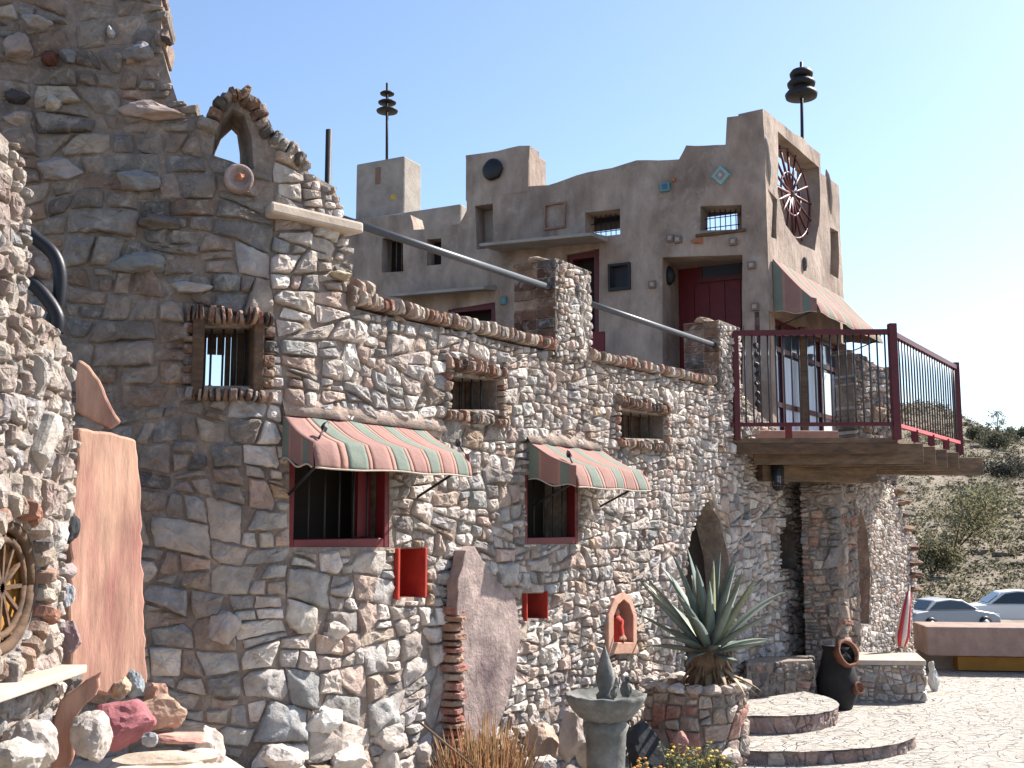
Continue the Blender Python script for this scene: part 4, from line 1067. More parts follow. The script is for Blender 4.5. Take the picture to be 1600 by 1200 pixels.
# ================================================================ pillar and end wall under balcony
pb = Vector((3.0, 11.45)); pw = Vector((.40, .06))
pc = [pb, pb+Vector((.42, .05)), pb+Vector((.42, .05))+Vector((.3, .45)), pb+Vector((.3, .45))-Vector((.05, 0))]
PP = Path(pc, closed=True); pil = MB()
pilo = empty('stone_pillar', v3(pb, 0), 'dark stone pillar of wide flat blocks carrying the balcony', 'pillar')
L2 = PP.L
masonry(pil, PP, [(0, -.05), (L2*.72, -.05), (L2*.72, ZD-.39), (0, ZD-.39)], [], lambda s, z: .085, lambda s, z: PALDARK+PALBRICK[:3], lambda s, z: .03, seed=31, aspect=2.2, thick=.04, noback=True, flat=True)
pil.add([v3(p, 0) for p in pc]+[v3(p, ZD-.39) for p in pc], [(4, 5, 6, 7), (0, 1, 5, 4), (1, 2, 6, 5), (2, 3, 7, 6), (3, 0, 4, 7)], (.3, .25, .2))
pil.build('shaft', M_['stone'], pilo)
DP = Path([(3.45, 11.9), (3.45+AD.x*2.45, 11.9+AD.y*2.45)])
def dl(*pts): return [DP.loc(x, y) for x, y in pts]
outD = [(0, -.1), (DP.L, -.1)] + dl((1425, 960), (1432, 930), (1432, 850), (1418, 820), (1412, 790), (1400, 762), (1375, 752), (1330, 745)) + [(0, DP.loc(1330, 745)[1])]
outD[1] = (outD[2][0], -.1)
DH = dl((1330, 975), (1328, 880), (1334, 820), (1345, 795), (1355, 830), (1360, 890), (1358, 975))
endw = empty('end_wall', (3.45, 11.9, 0), 'sunlit rubble end wall with stepped dark stones and a narrow pointed opening', 'wall')
m = MB(); masonry(m, DP, outD, [DH], lambda s, z: .055, lambda s, z: PAL, lambda s, z: .035, seed=41, aspect=1.3, thick=.35, gap=.009)
m.build('masonry', M_['stone'], endw)
m = MB(); m.add([DP.pos(p[0], p[1], -.2) for p in DH], [tuple(range(7))]); m.build('opening_back', M_['terra'], endw)
m = MB(); rnd = random.Random(77)
for i, (x, y) in enumerate(((1398, 768), (1404, 785), (1411, 803), (1413, 825), (1424, 856), (1428, 878), (1428, 898), (1427, 920))):
    s, z = DP.loc(x, y); s = min(s, outD[2][0]+.0)+.03; m.blob(DP.pos(s, z, -.06), .15, .22, .055, 90+i, col=pick(PALDB, rnd), rot=math.atan2(AD.y, AD.x), cuts=7)
m.build('stepped_stones', M_['stone'], endw)
# stone parapet seen through the railing, rising behind the balcony
QP = Path([(4.45, 14.2), (6.1, 15.2)])
def ql(*pts): return [QP.loc(x, y) for x, y in pts]
oq = ql((1322, 546), (1345, 556), (1372, 572), (1398, 578), (1400, 700)) ; oq = [(0, -.05), (oq[-1][0], -.05)]+oq[::-1]+[(0, oq[0][1])]
oq[1] = (oq[2][0], -.05)
m = MB(); masonry(m, QP, oq, [], lambda s, z: .09, lambda s, z: PALDARK+PAL[:2], lambda s, z: .05, seed=51, aspect=1.3, thick=.3)
o = m.build('stone_parapet', M_['stone']); setp(o, 'grey stone parapet with sloping top behind the balcony railing', 'wall')

# ================================================================ LEFT PIER with round window
LP = Path([(-1.77, 2.2), (-1.77, 4.52)])
# path runs +Y with the normal facing +X
def ll(*pts): return [LP.loc(x, y) for x, y in pts]
ol = [(0, -.1)] + [(ll((98, 1190))[0][0], -.1)] + ll((95, 1190), (100, 1080), (92, 1000), (96, 900), (100, 850), (112, 800), (116, 740), (112, 640), (108, 560), (85, 510), (42, 480), (44, 400), (38, 300), (34, 250), (14, 222)) + [(0, LP.loc(14, 222)[1]+.2)]
cs, cz = LP.loc(18, 918); rr = LP.loc(60, 918)[0]-cs; rz_ = (LP.loc(14, 812)[1]-LP.loc(14, 1025)[1])/2
cs = cs-.03
CIRC = [(cs+rr*1.05*math.cos(2*math.pi*k/20), cz+rz_*.98*math.sin(2*math.pi*k/20)) for k in range(20)]
lw = empty('stone_pier', (-1.77, 3.5, 0), 'pale sunlit rubble wall end at the left edge with a round window', 'wall')
m = MB(); masonry(m, LP, ol, [CIRC], lambda s, z: .085, lambda s, z: [((.38, .33, .29), 5), ((.33, .27, .24), 4), ((.27, .255, .255), 3), ((.44, .41, .38), 4), ((.30, .235, .21), 2)], lambda s, z: .04, seed=61, aspect=1.15, thick=.45, gap=.010, mort=(.30, .25, .21))
m.build('masonry', M_['stone'], lw)
m = MB(); rnd = random.Random(3); N = 26
for k in range(N):
    a = 2*math.pi*k/N; b = 2*math.pi*(k+.8)/N; r0, r1 = 1.04, 1.04+rnd.uniform(.25, .42)
    stone(m, LP, [(cs+rr*r0*math.cos(a), cz+rz_*r0*math.sin(a)), (cs+rr*r0*math.cos(b), cz+rz_*r0*math.sin(b)), (cs+rr*r1*math.cos(b), cz+rz_*r1*math.sin(b)), (cs+rr*r1*math.cos(a), cz+rz_*r1*math.sin(a))], .065*rnd.uniform(.7, 1.2), pick(PALBRICK, rnd), rnd, back=-.05, corner=.1)
m.build('window_surround', M_['stone'], lw)
m = MB(); n = len(CIRC); 
m.add([LP.pos(p[0], p[1], -.05) for p in CIRC], [tuple(range(n))]); rwn = m.build('round_window', M_['ochre'], lw)
m = MB()
m.tube([LP.pos(cs+(p[0]-cs)*.93, cz+(p[1]-cz)*.93, -.02) for p in CIRC+CIRC[:1]], .022, 8); 
m.tube([LP.pos(cs+(p[0]-cs)*.72, cz+(p[1]-cz)*.72, -.02) for p in CIRC+CIRC[:1]], .013, 8); m.build('rim', M_['wood'], rwn)
m = MB()
for k in range(6):
    a = math.pi*k/6; m.bar(LP.pos(cs+rr*math.cos(a), cz+rz_*math.sin(a), -.025), LP.pos(cs-rr*math.cos(a), cz-rz_*math.sin(a), -.025), .014)
m.build('spokes', M_['wood'], rwn)
m = MB(); z = LP.loc(60, 1052)[1]; wmb(m, LP, .8, LP.loc(88, 1052)[0], z-.02, z+.012, -.02, .12); m.build('sill', M_['pale'], lw, bevel=.006)
# black tubes behind the pier
tb = MB(); pts = [at(30, 350, 4.75), at(55, 372, 4.75), at(82, 395, 4.75), at(94, 425, 4.75), at(92, 470, 4.75), at(80, 505, 4.75)]
def smooth(pts, n=6):
    o = []
    for i in range(len(pts)-1):
        p0 = pts[max(0, i-1)]; p1 = pts[i]; p2 = pts[i+1]; p3 = pts[min(len(pts)-1, i+2)]
        for k in range(n):
            t = k/n; o.append(0.5*((2*p1)+(p2-p0)*t+(2*p0-5*p1+4*p2-p3)*t*t+(3*p1-p0-3*p2+p3)*t**3))
    return o+[pts[-1]]
tb.tube(smooth(pts), .030, 12); tb.tube(smooth([at(26, 430, 4.7), at(50, 442, 4.7), at(72, 465, 4.7), at(90, 495, 4.7), at(88, 520, 4.7)]), .030, 12)
o = tb.build('hose', M_['black']); setp(o, 'thick black tubes looping out behind the pale left wall end', 'hose')

# ================================================================ leaning red slab, rocks bottom left
def chip(poly, st, j, sd):
    r = random.Random(sd); return [(p[0]+r.uniform(-j, j), p[1]+r.uniform(-j, j)) for p in subd(poly, st)]
def slabobj(name, poly, Yl, normal, base_px, th, mt, label, cat):
    poly = chip(poly, 16, 2.2, len(poly))
    p = base_px; n = Vector((normal[0], normal[1])).normalized()
    vs = [on_plane(x, y, p, n) for x, y in poly]; n3 = Vector((n.x, n.y, 0)); k = len(vs)
    m = MB(); m.add(vs+[v-n3*th for v in vs], [tuple(range(k)), tuple(range(2*k-1, k-1, -1))]+[(i, (i+1) % k, k+(i+1) % k, k+i) for i in range(k)])
    o = m.build(name, mt, weld=.0001, bevel=.012); setp(o, label, cat); return o
slabobj('flagstone', [(112, 1075), (108, 930), (112, 800), (122, 690), (124, 668), (178, 676), (215, 686), (222, 760), (224, 880), (228, 1000), (232, 1070), (170, 1085)], 0, (.85, -.53), (-1.86, 4.62), .05, M_['slab'],
        'tall smooth red and orange flagstone leaning upright beside the pale wall end', 'flagstone')
slabobj('flagstone', [(118, 640), (122, 560), (140, 570), (168, 620), (190, 660), (176, 672), (128, 648)], 0, (.42, -.91), (-1.80, 4.78), .05, M_['slab'], 'small broken red stone piece above the tall smooth flagstone', 'flagstone')
# raised bed of mortar carrying the rocks
m = MB(); vs = []; NX, NY = 26, 14
for j in range(NY+1):
    for i in range(NX+1):
        x = -2.1+i*1.35/NX; y = 3.5+j*1.95/NY
        z = .64+.05*noise.noise(Vector((x*4, y*4, 0)))+.03*noise.noise(Vector((x*11, y*11, 4))) - max(0, (x+1.35))*.62
        vs.append((x, y, z))
m.add(vs, [(j*(NX+1)+i, j*(NX+1)+i+1, (j+1)*(NX+1)+i+1, (j+1)*(NX+1)+i) for j in range(NY) for i in range(NX)])
k = [j*(NX+1) for j in range(NY+1)]
base = [(-.75, 3.5), (-2.1, 3.5)]
m.add([(-2.1, 3.5, -.05), (-.75, 3.5, -.05), (-.75, 5.45, -.05), (-2.1, 5.45, -.05), (-2.1, 3.5, .62), (-.75, 3.5, .25), (-.75, 5.45, .25), (-2.1, 5.45, .62)], [(0, 1, 5, 4), (1, 2, 6, 5)])
o = m.build('rock_bed', M_['pale']); setp(o, 'pale cement ledge at the foot of the wall carrying the coloured rocks', 'ledge')
rocks = [((184, 1135), 4.55, (.155, .12, .10), (.30, .11, .12), 'large raspberry red rock in the pile at the lower left'),
         ((252, 1115), 4.75, (.095, .08, .075), (.36, .25, .18), 'orange and pink banded rock right of the raspberry red rock'),
         ((143, 1150), 4.30, (.08, .07, .09), (.36, .32, .29), 'white grey boulder left of the raspberry red rock'),
         ((185, 1075), 4.90, (.07, .05, .05), (.38, .27, .19), 'tan rock behind the raspberry red rock'),
         ((207, 1070), 4.95, (.05, .05, .07), (.22, .25, .27), 'bluish grey rock between the tan rock and the pink block'),
         ((243, 1085), 4.98, (.055, .04, .06), (.32, .19, .14), 'flat pinkish block above the banded rock'),
         ((50, 1165), 3.9, (.10, .10, .09), (.36, .32, .29), 'pale rounded boulder against the foot of the left wall end'),
         ((20, 1185), 3.7, (.09, .09, .06), (.38, .35, .31), 'low pale stone at the lower left corner'),
         ((105, 820), 4.60, (.042, .05, .085), (.035, .035, .04), 'black rounded stone wedged between wall end and flagstone'),
         ((104, 890), 4.60, (.035, .05, .035), (.24, .20, .19), 'grey brown stone wedged below the black stone'),
         ((104, 930), 4.60, (.03, .05, .05), (.32, .33, .36), 'pale blue grey stone wedged low beside the flagstone'),
         ((108, 1000), 4.60, (.035, .05, .08), (.22, .15, .15), 'purplish stone wedged at the foot of the flagstone'),
         ((108, 1062), 4.55, (.05, .05, .05), (.14, .13, .12), 'dark stone at the bottom of the gap beside the flagstone'),
         ((235, 1155), 4.5, (.035, .03, .03), (.36, .36, .37), 'small grey stone right of the raspberry red rock'),
         ((848, 1165), 7.3, (.13, .12, .15), (.38, .29, .23), 'brown boulder left of the fountain pedestal'),
         ((893, 1150), 7.2, (.10, .10, .17), (.36, .30, .26), 'upright boulder touching the fountain pedestal'),
         ((920, 1185), 6.9, (.06, .08, .10), (.45, .38, .30), 'yellowish stone slab at the foot of the fountain'),
         ((850, 1192), 7.0, (.08, .07, .05), (.52, .47, .43), 'small white stone in front of the brown boulder'),
         ((600, 1150), 6.3, (.12, .10, .08), (.46, .40, .35), 'pale boulder at the foot of the wall below the tall red niche'),
         ((540, 1185), 6.0, (.14, .12, .09), (.50, .45, .40), 'big white boulder at the foot of the wall below the large window'),
         ((655, 1180), 6.6, (.10, .10, .08), (.36, .32, .29), 'grey boulder beside the red brick strip'),
         ((440, 1185), 5.4, (.10, .10, .07), (.38, .34, .31), 'grey boulder under the dark part of the wall'),
         ((330, 1165), 5.05, (.06, .07, .09), (.45, .38, .33), 'pale wedge stone at the right end of the cement ledge'),
         ((1065, 1165), 7.6, (.05, .05, .09), (.34, .18, .15), 'reddish pointed stone in front of the planter'),
         ((1140, 1180), 7.6, (.09, .07, .04), (.48, .40, .35), 'flat pale stone at the foot of the planter')]
for i, (px, Y, r, c, lab) in enumerate(rocks):
    m = MB(); p = at(px[0], px[1], Y); m.blob(p, r[0]*1.05, r[1], r[2]*1.05, 200+i, col=c, rough=.22, sub=4, cuts=8, rot=i*.7)
    if i in (18, 19, 20, 21, 15, 14): 
        zb = p.z-r[2]
        if zb > .03: m.blob(Vector((p.x, p.y, zb/2)), r[0]*1.1, r[1]*1.1, zb/2+.03, 300+i, col=tuple(x*.8 for x in c), sub=3)
    o = m.build('rock', M_['boulder']); setp(o, lab, 'rock', 'loose rocks along the foot of the walls')
# pink sandstone slabs at the foot
slabobj('flagstone', [(75, 1192), (82, 1130), (92, 1095), (148, 1052), (160, 1050), (150, 1085), (118, 1120), (115, 1180), (108, 1200), (76, 1205)], 0, (.25, -.97), (-1.6, 4.36), .04, M_['slab'], 'bent pink sandstone slab standing at the foot of the pale wall end', 'flagstone')
m = MB()
for i, (x, y, Y, w, d, rot) in enumerate(((275, 1160, 4.7, .30, .14, -.2), (320, 1185, 4.7, .3, .2, .1))):
    pass
for i, (x, y, Y, w, cc, rot, lab) in enumerate(((285, 1152, 4.72, .15, (.48, .27, .22), -.25, 'long thin pink slab lying on the cement ledge'), (250, 1185, 4.35, .2, (.42, .34, .27), .1, 'flat tan slab lying at the front of the cement ledge'), (312, 1180, 4.6, .09, (.5, .42, .36), .5, 'small tan slab at the right of the cement ledge'))):
    m = MB(); p = at(x, y, Y); m.blob(p, w, .09, .022, 400+i, col=cc, rough=.15, rot=rot, sub=3, cuts=8); o = m.build('flat_stone', M_['boulder']); setp(o, lab, 'stone')

# ================================================================ PLANTER + AGAVE
pcen = on_ground(1088, 1180); pcen = Vector((pcen.x-.0, 8.45, 0)); pcen.x = at(1088, 1130, 8.45).x
pr_ = .37; CPth = Path([(pcen.x+pr_*math.cos(a), pcen.y+pr_*math.sin(a)) for a in [2*math.pi*k/24 for k in range(24)]], closed=True)
zt = at(1088, 1078, 8.1).z
plo = empty('planter', (pcen.x, pcen.y, 0), 'round rubble stone planter holding the big agave', 'planter')
m = MB(); masonry(m, CPth, [(0, -.02), (CPth.L, -.02), (CPth.L, zt), (0, zt)], [], lambda s, z: .13, lambda s, z: [((.33, .25, .21), 4), ((.36, .18, .14), 2), ((.24, .21, .19), 3), ((.45, .38, .32), 2)], lambda s, z: .022, seed=71, aspect=1.1, thick=.06, noback=True, flat=True, mort=(.30, .24, .19))
m.build('stone_ring', M_['stone'], plo)
m = MB(); m.lathe((pcen.x, pcen.y, 0), [(pr_-.04, zt-.06), (pr_-.2, zt-.03), (.01, zt-.01)], 24); m.build('soil', mat('soil', (.16, .11, .08), .95), plo)
m = MB(); rnd = random.Random(4)
for k in range(18):
    a = 2*math.pi*k/18; m.blob((pcen.x+(pr_-.02)*math.cos(a), pcen.y+(pr_-.02)*math.sin(a), zt), .075, .075, .04, 500+k, col=pick(PAL, rnd), sub=2)
m.build('rim_stones', M_['stone'], plo)
ag = empty('agave', (pcen.x+.02, pcen.y-.02, zt), 'large spiky grey green agave in the round stone planter', 'plant')
tz = at(1110, 1012, 8.3).z; tx = at(1108, 1040, 8.35).x
m = MB(); m.lathe((tx, 8.35, zt-.03), [(.09, 0), (.12, .05), (.11, .12), (.14, (tz-zt)*.7), (.10, tz-zt+.03)], 16, wob=.35, smooth=False)
for k in range(90):
    a = rnd.uniform(0, 6.28); z = zt+rnd.uniform(.0, tz-zt); r = .12
    p = Vector((tx+r*math.cos(a), 8.35+r*math.sin(a), z)); m.tube([p, p+Vector((math.cos(a)*.05, math.sin(a)*.05, -.09))], [.014, .004], 4, smooth=False)
m.build('trunk', mat('dry leaf bases', (.15, .10, .065), .95, var=.4, scale=20), ag)
def leafblade(m, base, az, el, L, w, bend, col, tipcol, roll=0, n=9, thick=.22):
    vs = []; fs = []; d = Vector((math.cos(az)*math.cos(el), math.sin(az)*math.cos(el), math.sin(el)))
    side = Vector((-math.sin(az), math.cos(az), 0)); p = Vector(base); cols = []
    for i in range(n+1):
        t = i/n; ww = w*(0.55+.45*math.sin(min(1, t*2.2)*math.pi/2))*(1-t**2.6)+.0015
        e2 = el-bend*t*t; dd = Vector((math.cos(az)*math.cos(e2), math.sin(az)*math.cos(e2), math.sin(e2)))
        up = side.cross(dd).normalized()*-1
        if up.z < 0: up = -up
        vs += [p-side*ww+up*ww*.45, p-up*ww*thick, p+side*ww+up*ww*.45, p+up*ww*.12]
        p = p+dd*(L/n)
    for i in range(n):
        for k in range(4): fs.append((4*i+k, 4*i+(k+1) % 4, 4*(i+1)+(k+1) % 4, 4*(i+1)+k))
    m.add(vs, fs, col, True)
rnd = random.Random(12)
for k in range(46):
    t = k/45
    az = k*2.39996; el = R(86)-(t**1.1)*R(88)+rnd.uniform(-.08, .08)
    L = rnd.uniform(.55, .76) if t < .7 else rnd.uniform(.36, .5)
    m = MB(); g_ = rnd.uniform(.85, 1.25)
    col = (.125*g_, .155*g_, .135*g_) if rnd.random() < .8 else (.20*g_, .21*g_, .13*g_)
    leafblade(m, (tx+.05*math.cos(az), 8.35+.05*math.sin(az), tz-.05+.06*(1-t)), az, el, L, .047*rnd.uniform(.85, 1.2), rnd.uniform(-.3, .75)*(.3+t), col, None)
    m.build('leaf', M_['leaf'], ag)
for k in range(14):
    m = MB(); leafblade(m, (tx, 8.35, tz-.06-.01*k), rnd.uniform(0, 6.28), R(rnd.uniform(-55, -5)), rnd.uniform(.22, .42), .03, rnd.uniform(.3, 1.0), (.20, .15, .09), None); m.build('dead_leaf', M_['leaf'], ag)

# ================================================================ FOUNTAIN
fc = at(946, 1088, 6.8); fx, fy = fc.x, fc.y
fo = empty('fountain', (fx, fy, 0), 'grey cast stone bird bath fountain on a thick pedestal', 'fountain')
zr = fc.z
m = MB(); m.lathe((fx, fy, 0), [(.19, 0), (.19, .05), (.15, .09), (.125, .14), (.115, .3), (.12, zr-.22), (.14, zr-.17), (.10, zr-.13)], 24, wob=.05); 
m.build('pedestal', M_['fount'], fo)
m = MB(); N = 44; vs = []
prof = [(.09, -.15), (.16, -.12), (.215, -.06), (.242, -.01), (.246, .012), (.225, .016), (.20, -.01), (.10, -.03), (.01, -.035)]
for (r, z) in prof:
    for k in range(N):
        a = 2*math.pi*k/N; rr_ = r*(1+.022*math.cos(a*11)*(1 if r > .15 else 0)); vs.append((fx+rr_*math.cos(a), fy+rr_*math.sin(a), zr+z+.004*math.cos(a*11)))
m.add(vs, [(i*N+k, i*N+(k+1) % N, (i+1)*N+(k+1) % N, (i+1)*N+k) for i in range(len(prof)-1) for k in range(N)], smooth=True); m.build('basin', M_['fount'], fo)
m = MB(); m.lathe((fx, fy, zr-.04), [(.05, 0), (.055, .05), (.035, .07), (.045, .10), (.058, .15), (.05, .2), (.028, .27), (.012, .31), (.002, .34)], 14, wob=.25); m.build('finial', M_['fount'], fo)
for (dx, dy, r, lab) in ((.13, .02, .05, 'grey bird figure on the right of the basin rim'), (.04, -.14, .03, 'small pale figure at the front of the basin')):
    m = MB(); m.blob((fx+dx, fy+dy, zr+.04), r*.7, r*.6, r*1.1, 7, rough=.3); m.blob((fx+dx+.01, fy+dy, zr+.04+r*1.2), r*.4, r*.4, r*.45, 8, rough=.2)
    o = m.build('figure', M_['fount'], fo); o['label'] = lab
# dark bowl behind fountain
m = MB(); c = at(1005, 1110, 7.75); m.blob((c.x, c.y, .2), .17, .17, .22, 12, col=(.03, .032, .036), rough=.15, cuts=6)
o = m.build('rock', M_['boulder']); setp(o, 'large black boulder between fountain and round planter', 'rock', 'loose rocks along the foot of the walls')

# ================================================================ STEPS, benches, pots
stp = empty('curved_steps', on_ground(1180, 1150), 'two shallow half round steps edged with brown stone on the patio', 'steps')
def step(cx, cy, rx, ry, z0, z1, a0, a1, name, seed):
    rnd = random.Random(seed); m = MB(); N = 30
    pts = [(cx+rx*math.cos(a0+(a1-a0)*k/N), cy+ry*math.sin(a0+(a1-a0)*k/N)) for k in range(N+1)]
    P = Path(pts); masonry(m, P, [(0, z0), (P.L, z0), (P.L, z1-.01), (0, z1-.01)], [], lambda s, z: .12, lambda s, z: [((.33, .23, .20), 4), ((.25, .19, .18), 3), ((.42, .36, .32), 1)], lambda s, z: .02, seed=seed, aspect=1.2, thick=.03, noback=True, flat=True, gap=.01)
    m.build(name+'_edge', M_['stone'], stp)
    m = MB(); n = N+1; inn = [(cx+(p[0]-cx)*1.03, cy+(p[1]-cy)*1.03) for p in pts]
    m.add([Vector((cx, cy, z1))]+[Vector((p[0], p[1], z1+.004*rnd.uniform(-1, 1))) for p in inn], [(0, i+1, i+2) for i in range(N)]); m.build(name, M_['patio'], stp)
    m2 = MB()
c1_ = at(1165, 1125, 9.3); 
step(2.02, 9.35, 1.24, 1.05, 0, .11, -math.pi*.62, math.pi*.22, 'lower_tread', 81)
step(2.02, 9.72, .74, .78, .11, .25, -math.pi*.62, math.pi*.2, 'upper_tread', 82)
def boxbench(corners, zt, label, pal, seed, cap=None, name='stone_bench', capmat=None, cat='bench'):
    P = Path(corners, closed=True); m = MB(); e = empty(name, (corners[0][0], corners[0][1], 0), label, cat)
    masonry(m, P, [(0, -.02), (P.L, -.02), (P.L, zt), (0, zt)], [], lambda s, z: .09, lambda s, z: pal, lambda s, z: .025, seed=seed, aspect=1.3, thick=.03, noback=True, flat=True)
    n = len(corners); m.add([Vector((c[0], c[1], zt-.005)) for c in corners], [tuple(range(n))], (.3, .24, .2)); m.build('masonry', M_['stone'], e)
    if cap:
        cx = sum(c[0] for c in corners)/n; cy = sum(c[1] for c in corners)/n
        prism([(cx+(c[0]-cx)*1.05, cy+(c[1]-cy)*1.05) for c in corners], zt+.002, zt+cap).build('top_slab', capmat or M_['pale'], e, bevel=.008)
    return e
ga = at(1168, 1088, 10.4); gb = at(1272, 1088, 10.6)
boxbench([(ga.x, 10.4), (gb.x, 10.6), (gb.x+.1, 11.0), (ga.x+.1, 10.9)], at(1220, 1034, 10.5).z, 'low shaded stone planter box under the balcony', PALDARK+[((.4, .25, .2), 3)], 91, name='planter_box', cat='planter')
ga = at(1340, 1085, 11.0); gb = at(1446, 1085, 11.1)
boxbench([(ga.x, 11.15), (gb.x, 11.1), (gb.x+.15, 11.75), (ga.x+.1, 11.8)], at(1400, 1040, 11.1).z, 'stone bench with pale slab top beside the end wall', PAL, 92, cap=.05)
# chiminea
cc = at(1308, 1060, 10.75); ch = empty('chiminea', (cc.x, cc.y, 0), 'dark round clay stove with terracotta rimmed mouth under the balcony', 'stove')
hz = at(1308, 1008, 10.75).z
m = MB(); m.lathe((cc.x, cc.y, 0), [(.12, 0), (.14, .05), (.19, .16), (.20, .28), (.16, .40), (.12, hz-.05), (.14, hz-.01)], 20); m.build('body', M_['pot'], ch)
ax_ = Vector((.45, -.75, .35)).normalized(); q = ax_.to_track_quat('Z', 'Y').to_matrix()
m = MB(); c = Vector((cc.x+.03, cc.y-.07, hz-.09)); m.lathe(c, [(.11, 0), (.135, .07), (.13, .10), (.11, .10), (.10, .06), (.001, .04)], 20, M=q, wob=.08); m.build('mouth', M_['rust'], ch)
m = MB(); m.lathe(c, [(.10, .068), (.001, .068)], 20, M=q); m.build('opening', M_['pot'], ch)
m = MB(); c = Vector((cc.x+.14, cc.y-.16, .22)); m.lathe(c, [(.04, -.05), (.06, .03), (.05, .04), (.04, .01)], 14, M=q); m.build('vent', M_['rust'], ch)
# red folded parasol and pale figurine
c0_ = at(1406, 1022, 11.9); c1_ = at(1421, 915, 11.9); pu = empty('folded_parasol', (c0_.x, c0_.y, 0), 'folded red and white parasol leaning on the end wall', 'parasol')
m = MB(); m.tube([Vector((c0_.x, c0_.y, .02)), c1_], .012, 8); m.build('pole', M_['pale'], pu)
m = MB()
for k in range(8):
    a = k*math.pi/4; col = (.45, .05, .06) if k % 2 else (.6, .5, .46); b_ = c1_.lerp(c0_, .08); e_ = c0_.lerp(c1_, .12); t_ = Vector((math.cos(a), math.sin(a), 0))
    m.tube([b_+t_*.01, b_.lerp(e_, .3)+t_*.03, b_.lerp(e_, .8)+t_*.05, e_+t_*.035], [.008, .022, .032, .018], 8, col=col)
m.build('canopy', M_['attr'], pu)
c = on_ground(1460, 1082); fg = MB(); fg.blob((c.x, c.y, .12), .06, .06, .12, 4, col=(.42, .42, .40), rough=.3); fg.blob((c.x-.02, c.y, .27), .04, .04, .06, 5, col=(.42, .42, .40), rough=.3)
o = fg.build('figurine', M_['boulder']); setp(o, 'small pale stone figurine beside the slab topped bench', 'figurine')
# low pink wall
a = at(1440, 1070, 13.2); b = at(1600, 1070, 12.2)
lwz = at(1500, 984, 12.9).z
lo = empty('low_wall', (a.x, 13.2, 0), 'low pink rendered wall with overhanging top and ochre board beyond the patio', 'wall')
P = Path([(a.x+.12, 13.3), (b.x+2.5, 12.9)])
m = MB(); wmb(m, P, 0, P.L, lwz-.34, lwz, -.7, .0); m.build('top', M_['pinkwall'], lo, bevel=.02)
m = MB(); wmb(m, P, 0, P.L, 0, lwz-.342, -.6, -.35); m.build('base', M_['stucco'], lo)
m = MB(); s_ = P.loc(1502, 1040)[0]; wmb(m, P, s_, s_+1.6, .03, lwz-.36, -.34, -.15); m.build('board', M_['ochre'], lo)

# ================================================================ PLANTS near the fountain
def spiky(name, x, Y, n, hmax, spread, cols, label, base_z=0, w=.004):
    c = at(x, 1150, Y); e = empty(name, (c.x, c.y, base_z), label, 'plant'); rnd = random.Random(int(x)); m = MB()
    for k in range(n):
        a = rnd.uniform(0, 6.28); r = spread*math.sqrt(rnd.random()); p = Vector((c.x+r*math.cos(a)*.8, c.y+r*math.sin(a)*.8, base_z))
        H = hmax*rnd.uniform(.6, 1)*(1-.35*r/spread); lean = Vector((math.cos(a), math.sin(a), 0))*r*.6+Vector((rnd.gauss(0, .03), rnd.gauss(0, .03), 0))
        q = p+lean*.4+Vector((0, 0, H*.55)); t = p+lean+Vector((0, 0, H))
        m.tube([p, q], [w*1.4, w*1.1], 4, col=cols[0], cap=False); m.tube([q, t], [w*1.1, w*.3], 4, col=rnd.choice(cols[1:]), cap=False)
        if rnd.random() < .6:
            t2 = q+Vector((rnd.gauss(0, .03), rnd.gauss(0, .03), H*.4)); m.tube([q, t2], [w, w*.3], 4, col=rnd.choice(cols[1:]), cap=False)
    m.build('stems', M_['leaf'], e); return e
spiky('firestick_bush', 758, 6.5, 380, .80, .25, [(.13, .14, .06), (.30, .11, .05), (.33, .17, .07), (.26, .18, .09), (.36, .24, .13)], 'orange red pencil stemmed bush at the bottom below the pink flagstone')
def flowerbush(x, Y, h, sp, label, seed, fcol):
    c = at(x, 1150, Y); e = empty('flower_bush', (c.x, c.y, 0), label, 'plant', 'low flowering plants before the planter'); rnd = random.Random(seed)
    m = MB(); f = MB()
    for k in range(90):
        a = rnd.uniform(0, 6.28); r = sp*math.sqrt(rnd.random()); H = h*rnd.uniform(.4, 1); p = Vector((c.x+r*.4*math.cos(a), c.y+r*.4*math.sin(a), 0)); t = Vector((c.x+r*math.cos(a), c.y+r*math.sin(a), H))
        m.tube([p, t], [.003, .002], 4, col=(.13, .13, .07), cap=False)
        for j in range(7):
            q = p.lerp(t, rnd.uniform(.3, 1)); d = Vector((rnd.gauss(0, 1), rnd.gauss(0, 1), rnd.gauss(0, .6))).normalized()*.03; s = Vector((-d.y, d.x, .0))*.35
            m.add([q, q+d*.5+s, q+d, q+d*.5-s], [(0, 1, 2, 3)], rnd.choice([(.12, .14, .06), (.18, .17, .08), (.09, .11, .05)]))
        if rnd.random() < .4: f.blob(t, .014, .014, .009, k, col=fcol, sub=1)
    m.build('foliage', M_['leaf'], e); o = f.build('flowers', M_['leaf'], e); o['kind'] = 'stuff'
flowerbush(1075, 7.5, .33, .20, 'low bush with yellow flowers before the round planter', 5, (.55, .38, .05))
flowerbush(1005, 7.2, .26, .14, 'low bush with orange flowers right of the fountain', 6, (.55, .22, .04))
flowerbush(1120, 7.55, .26, .12, 'small bush with yellow flowers at the right foot of the planter', 7, (.55, .40, .10))
# fallen dry stalk
m = MB(); m.tube(smooth([at(655, 1128, 6.35), at(700, 1165, 6.3), at(760, 1215, 6.25)]), .007, 6)
o = m.build('dry_stalk', M_['beam']); setp(o, 'long thin dry stalk lying slantwise left of the orange bush', 'stalk')

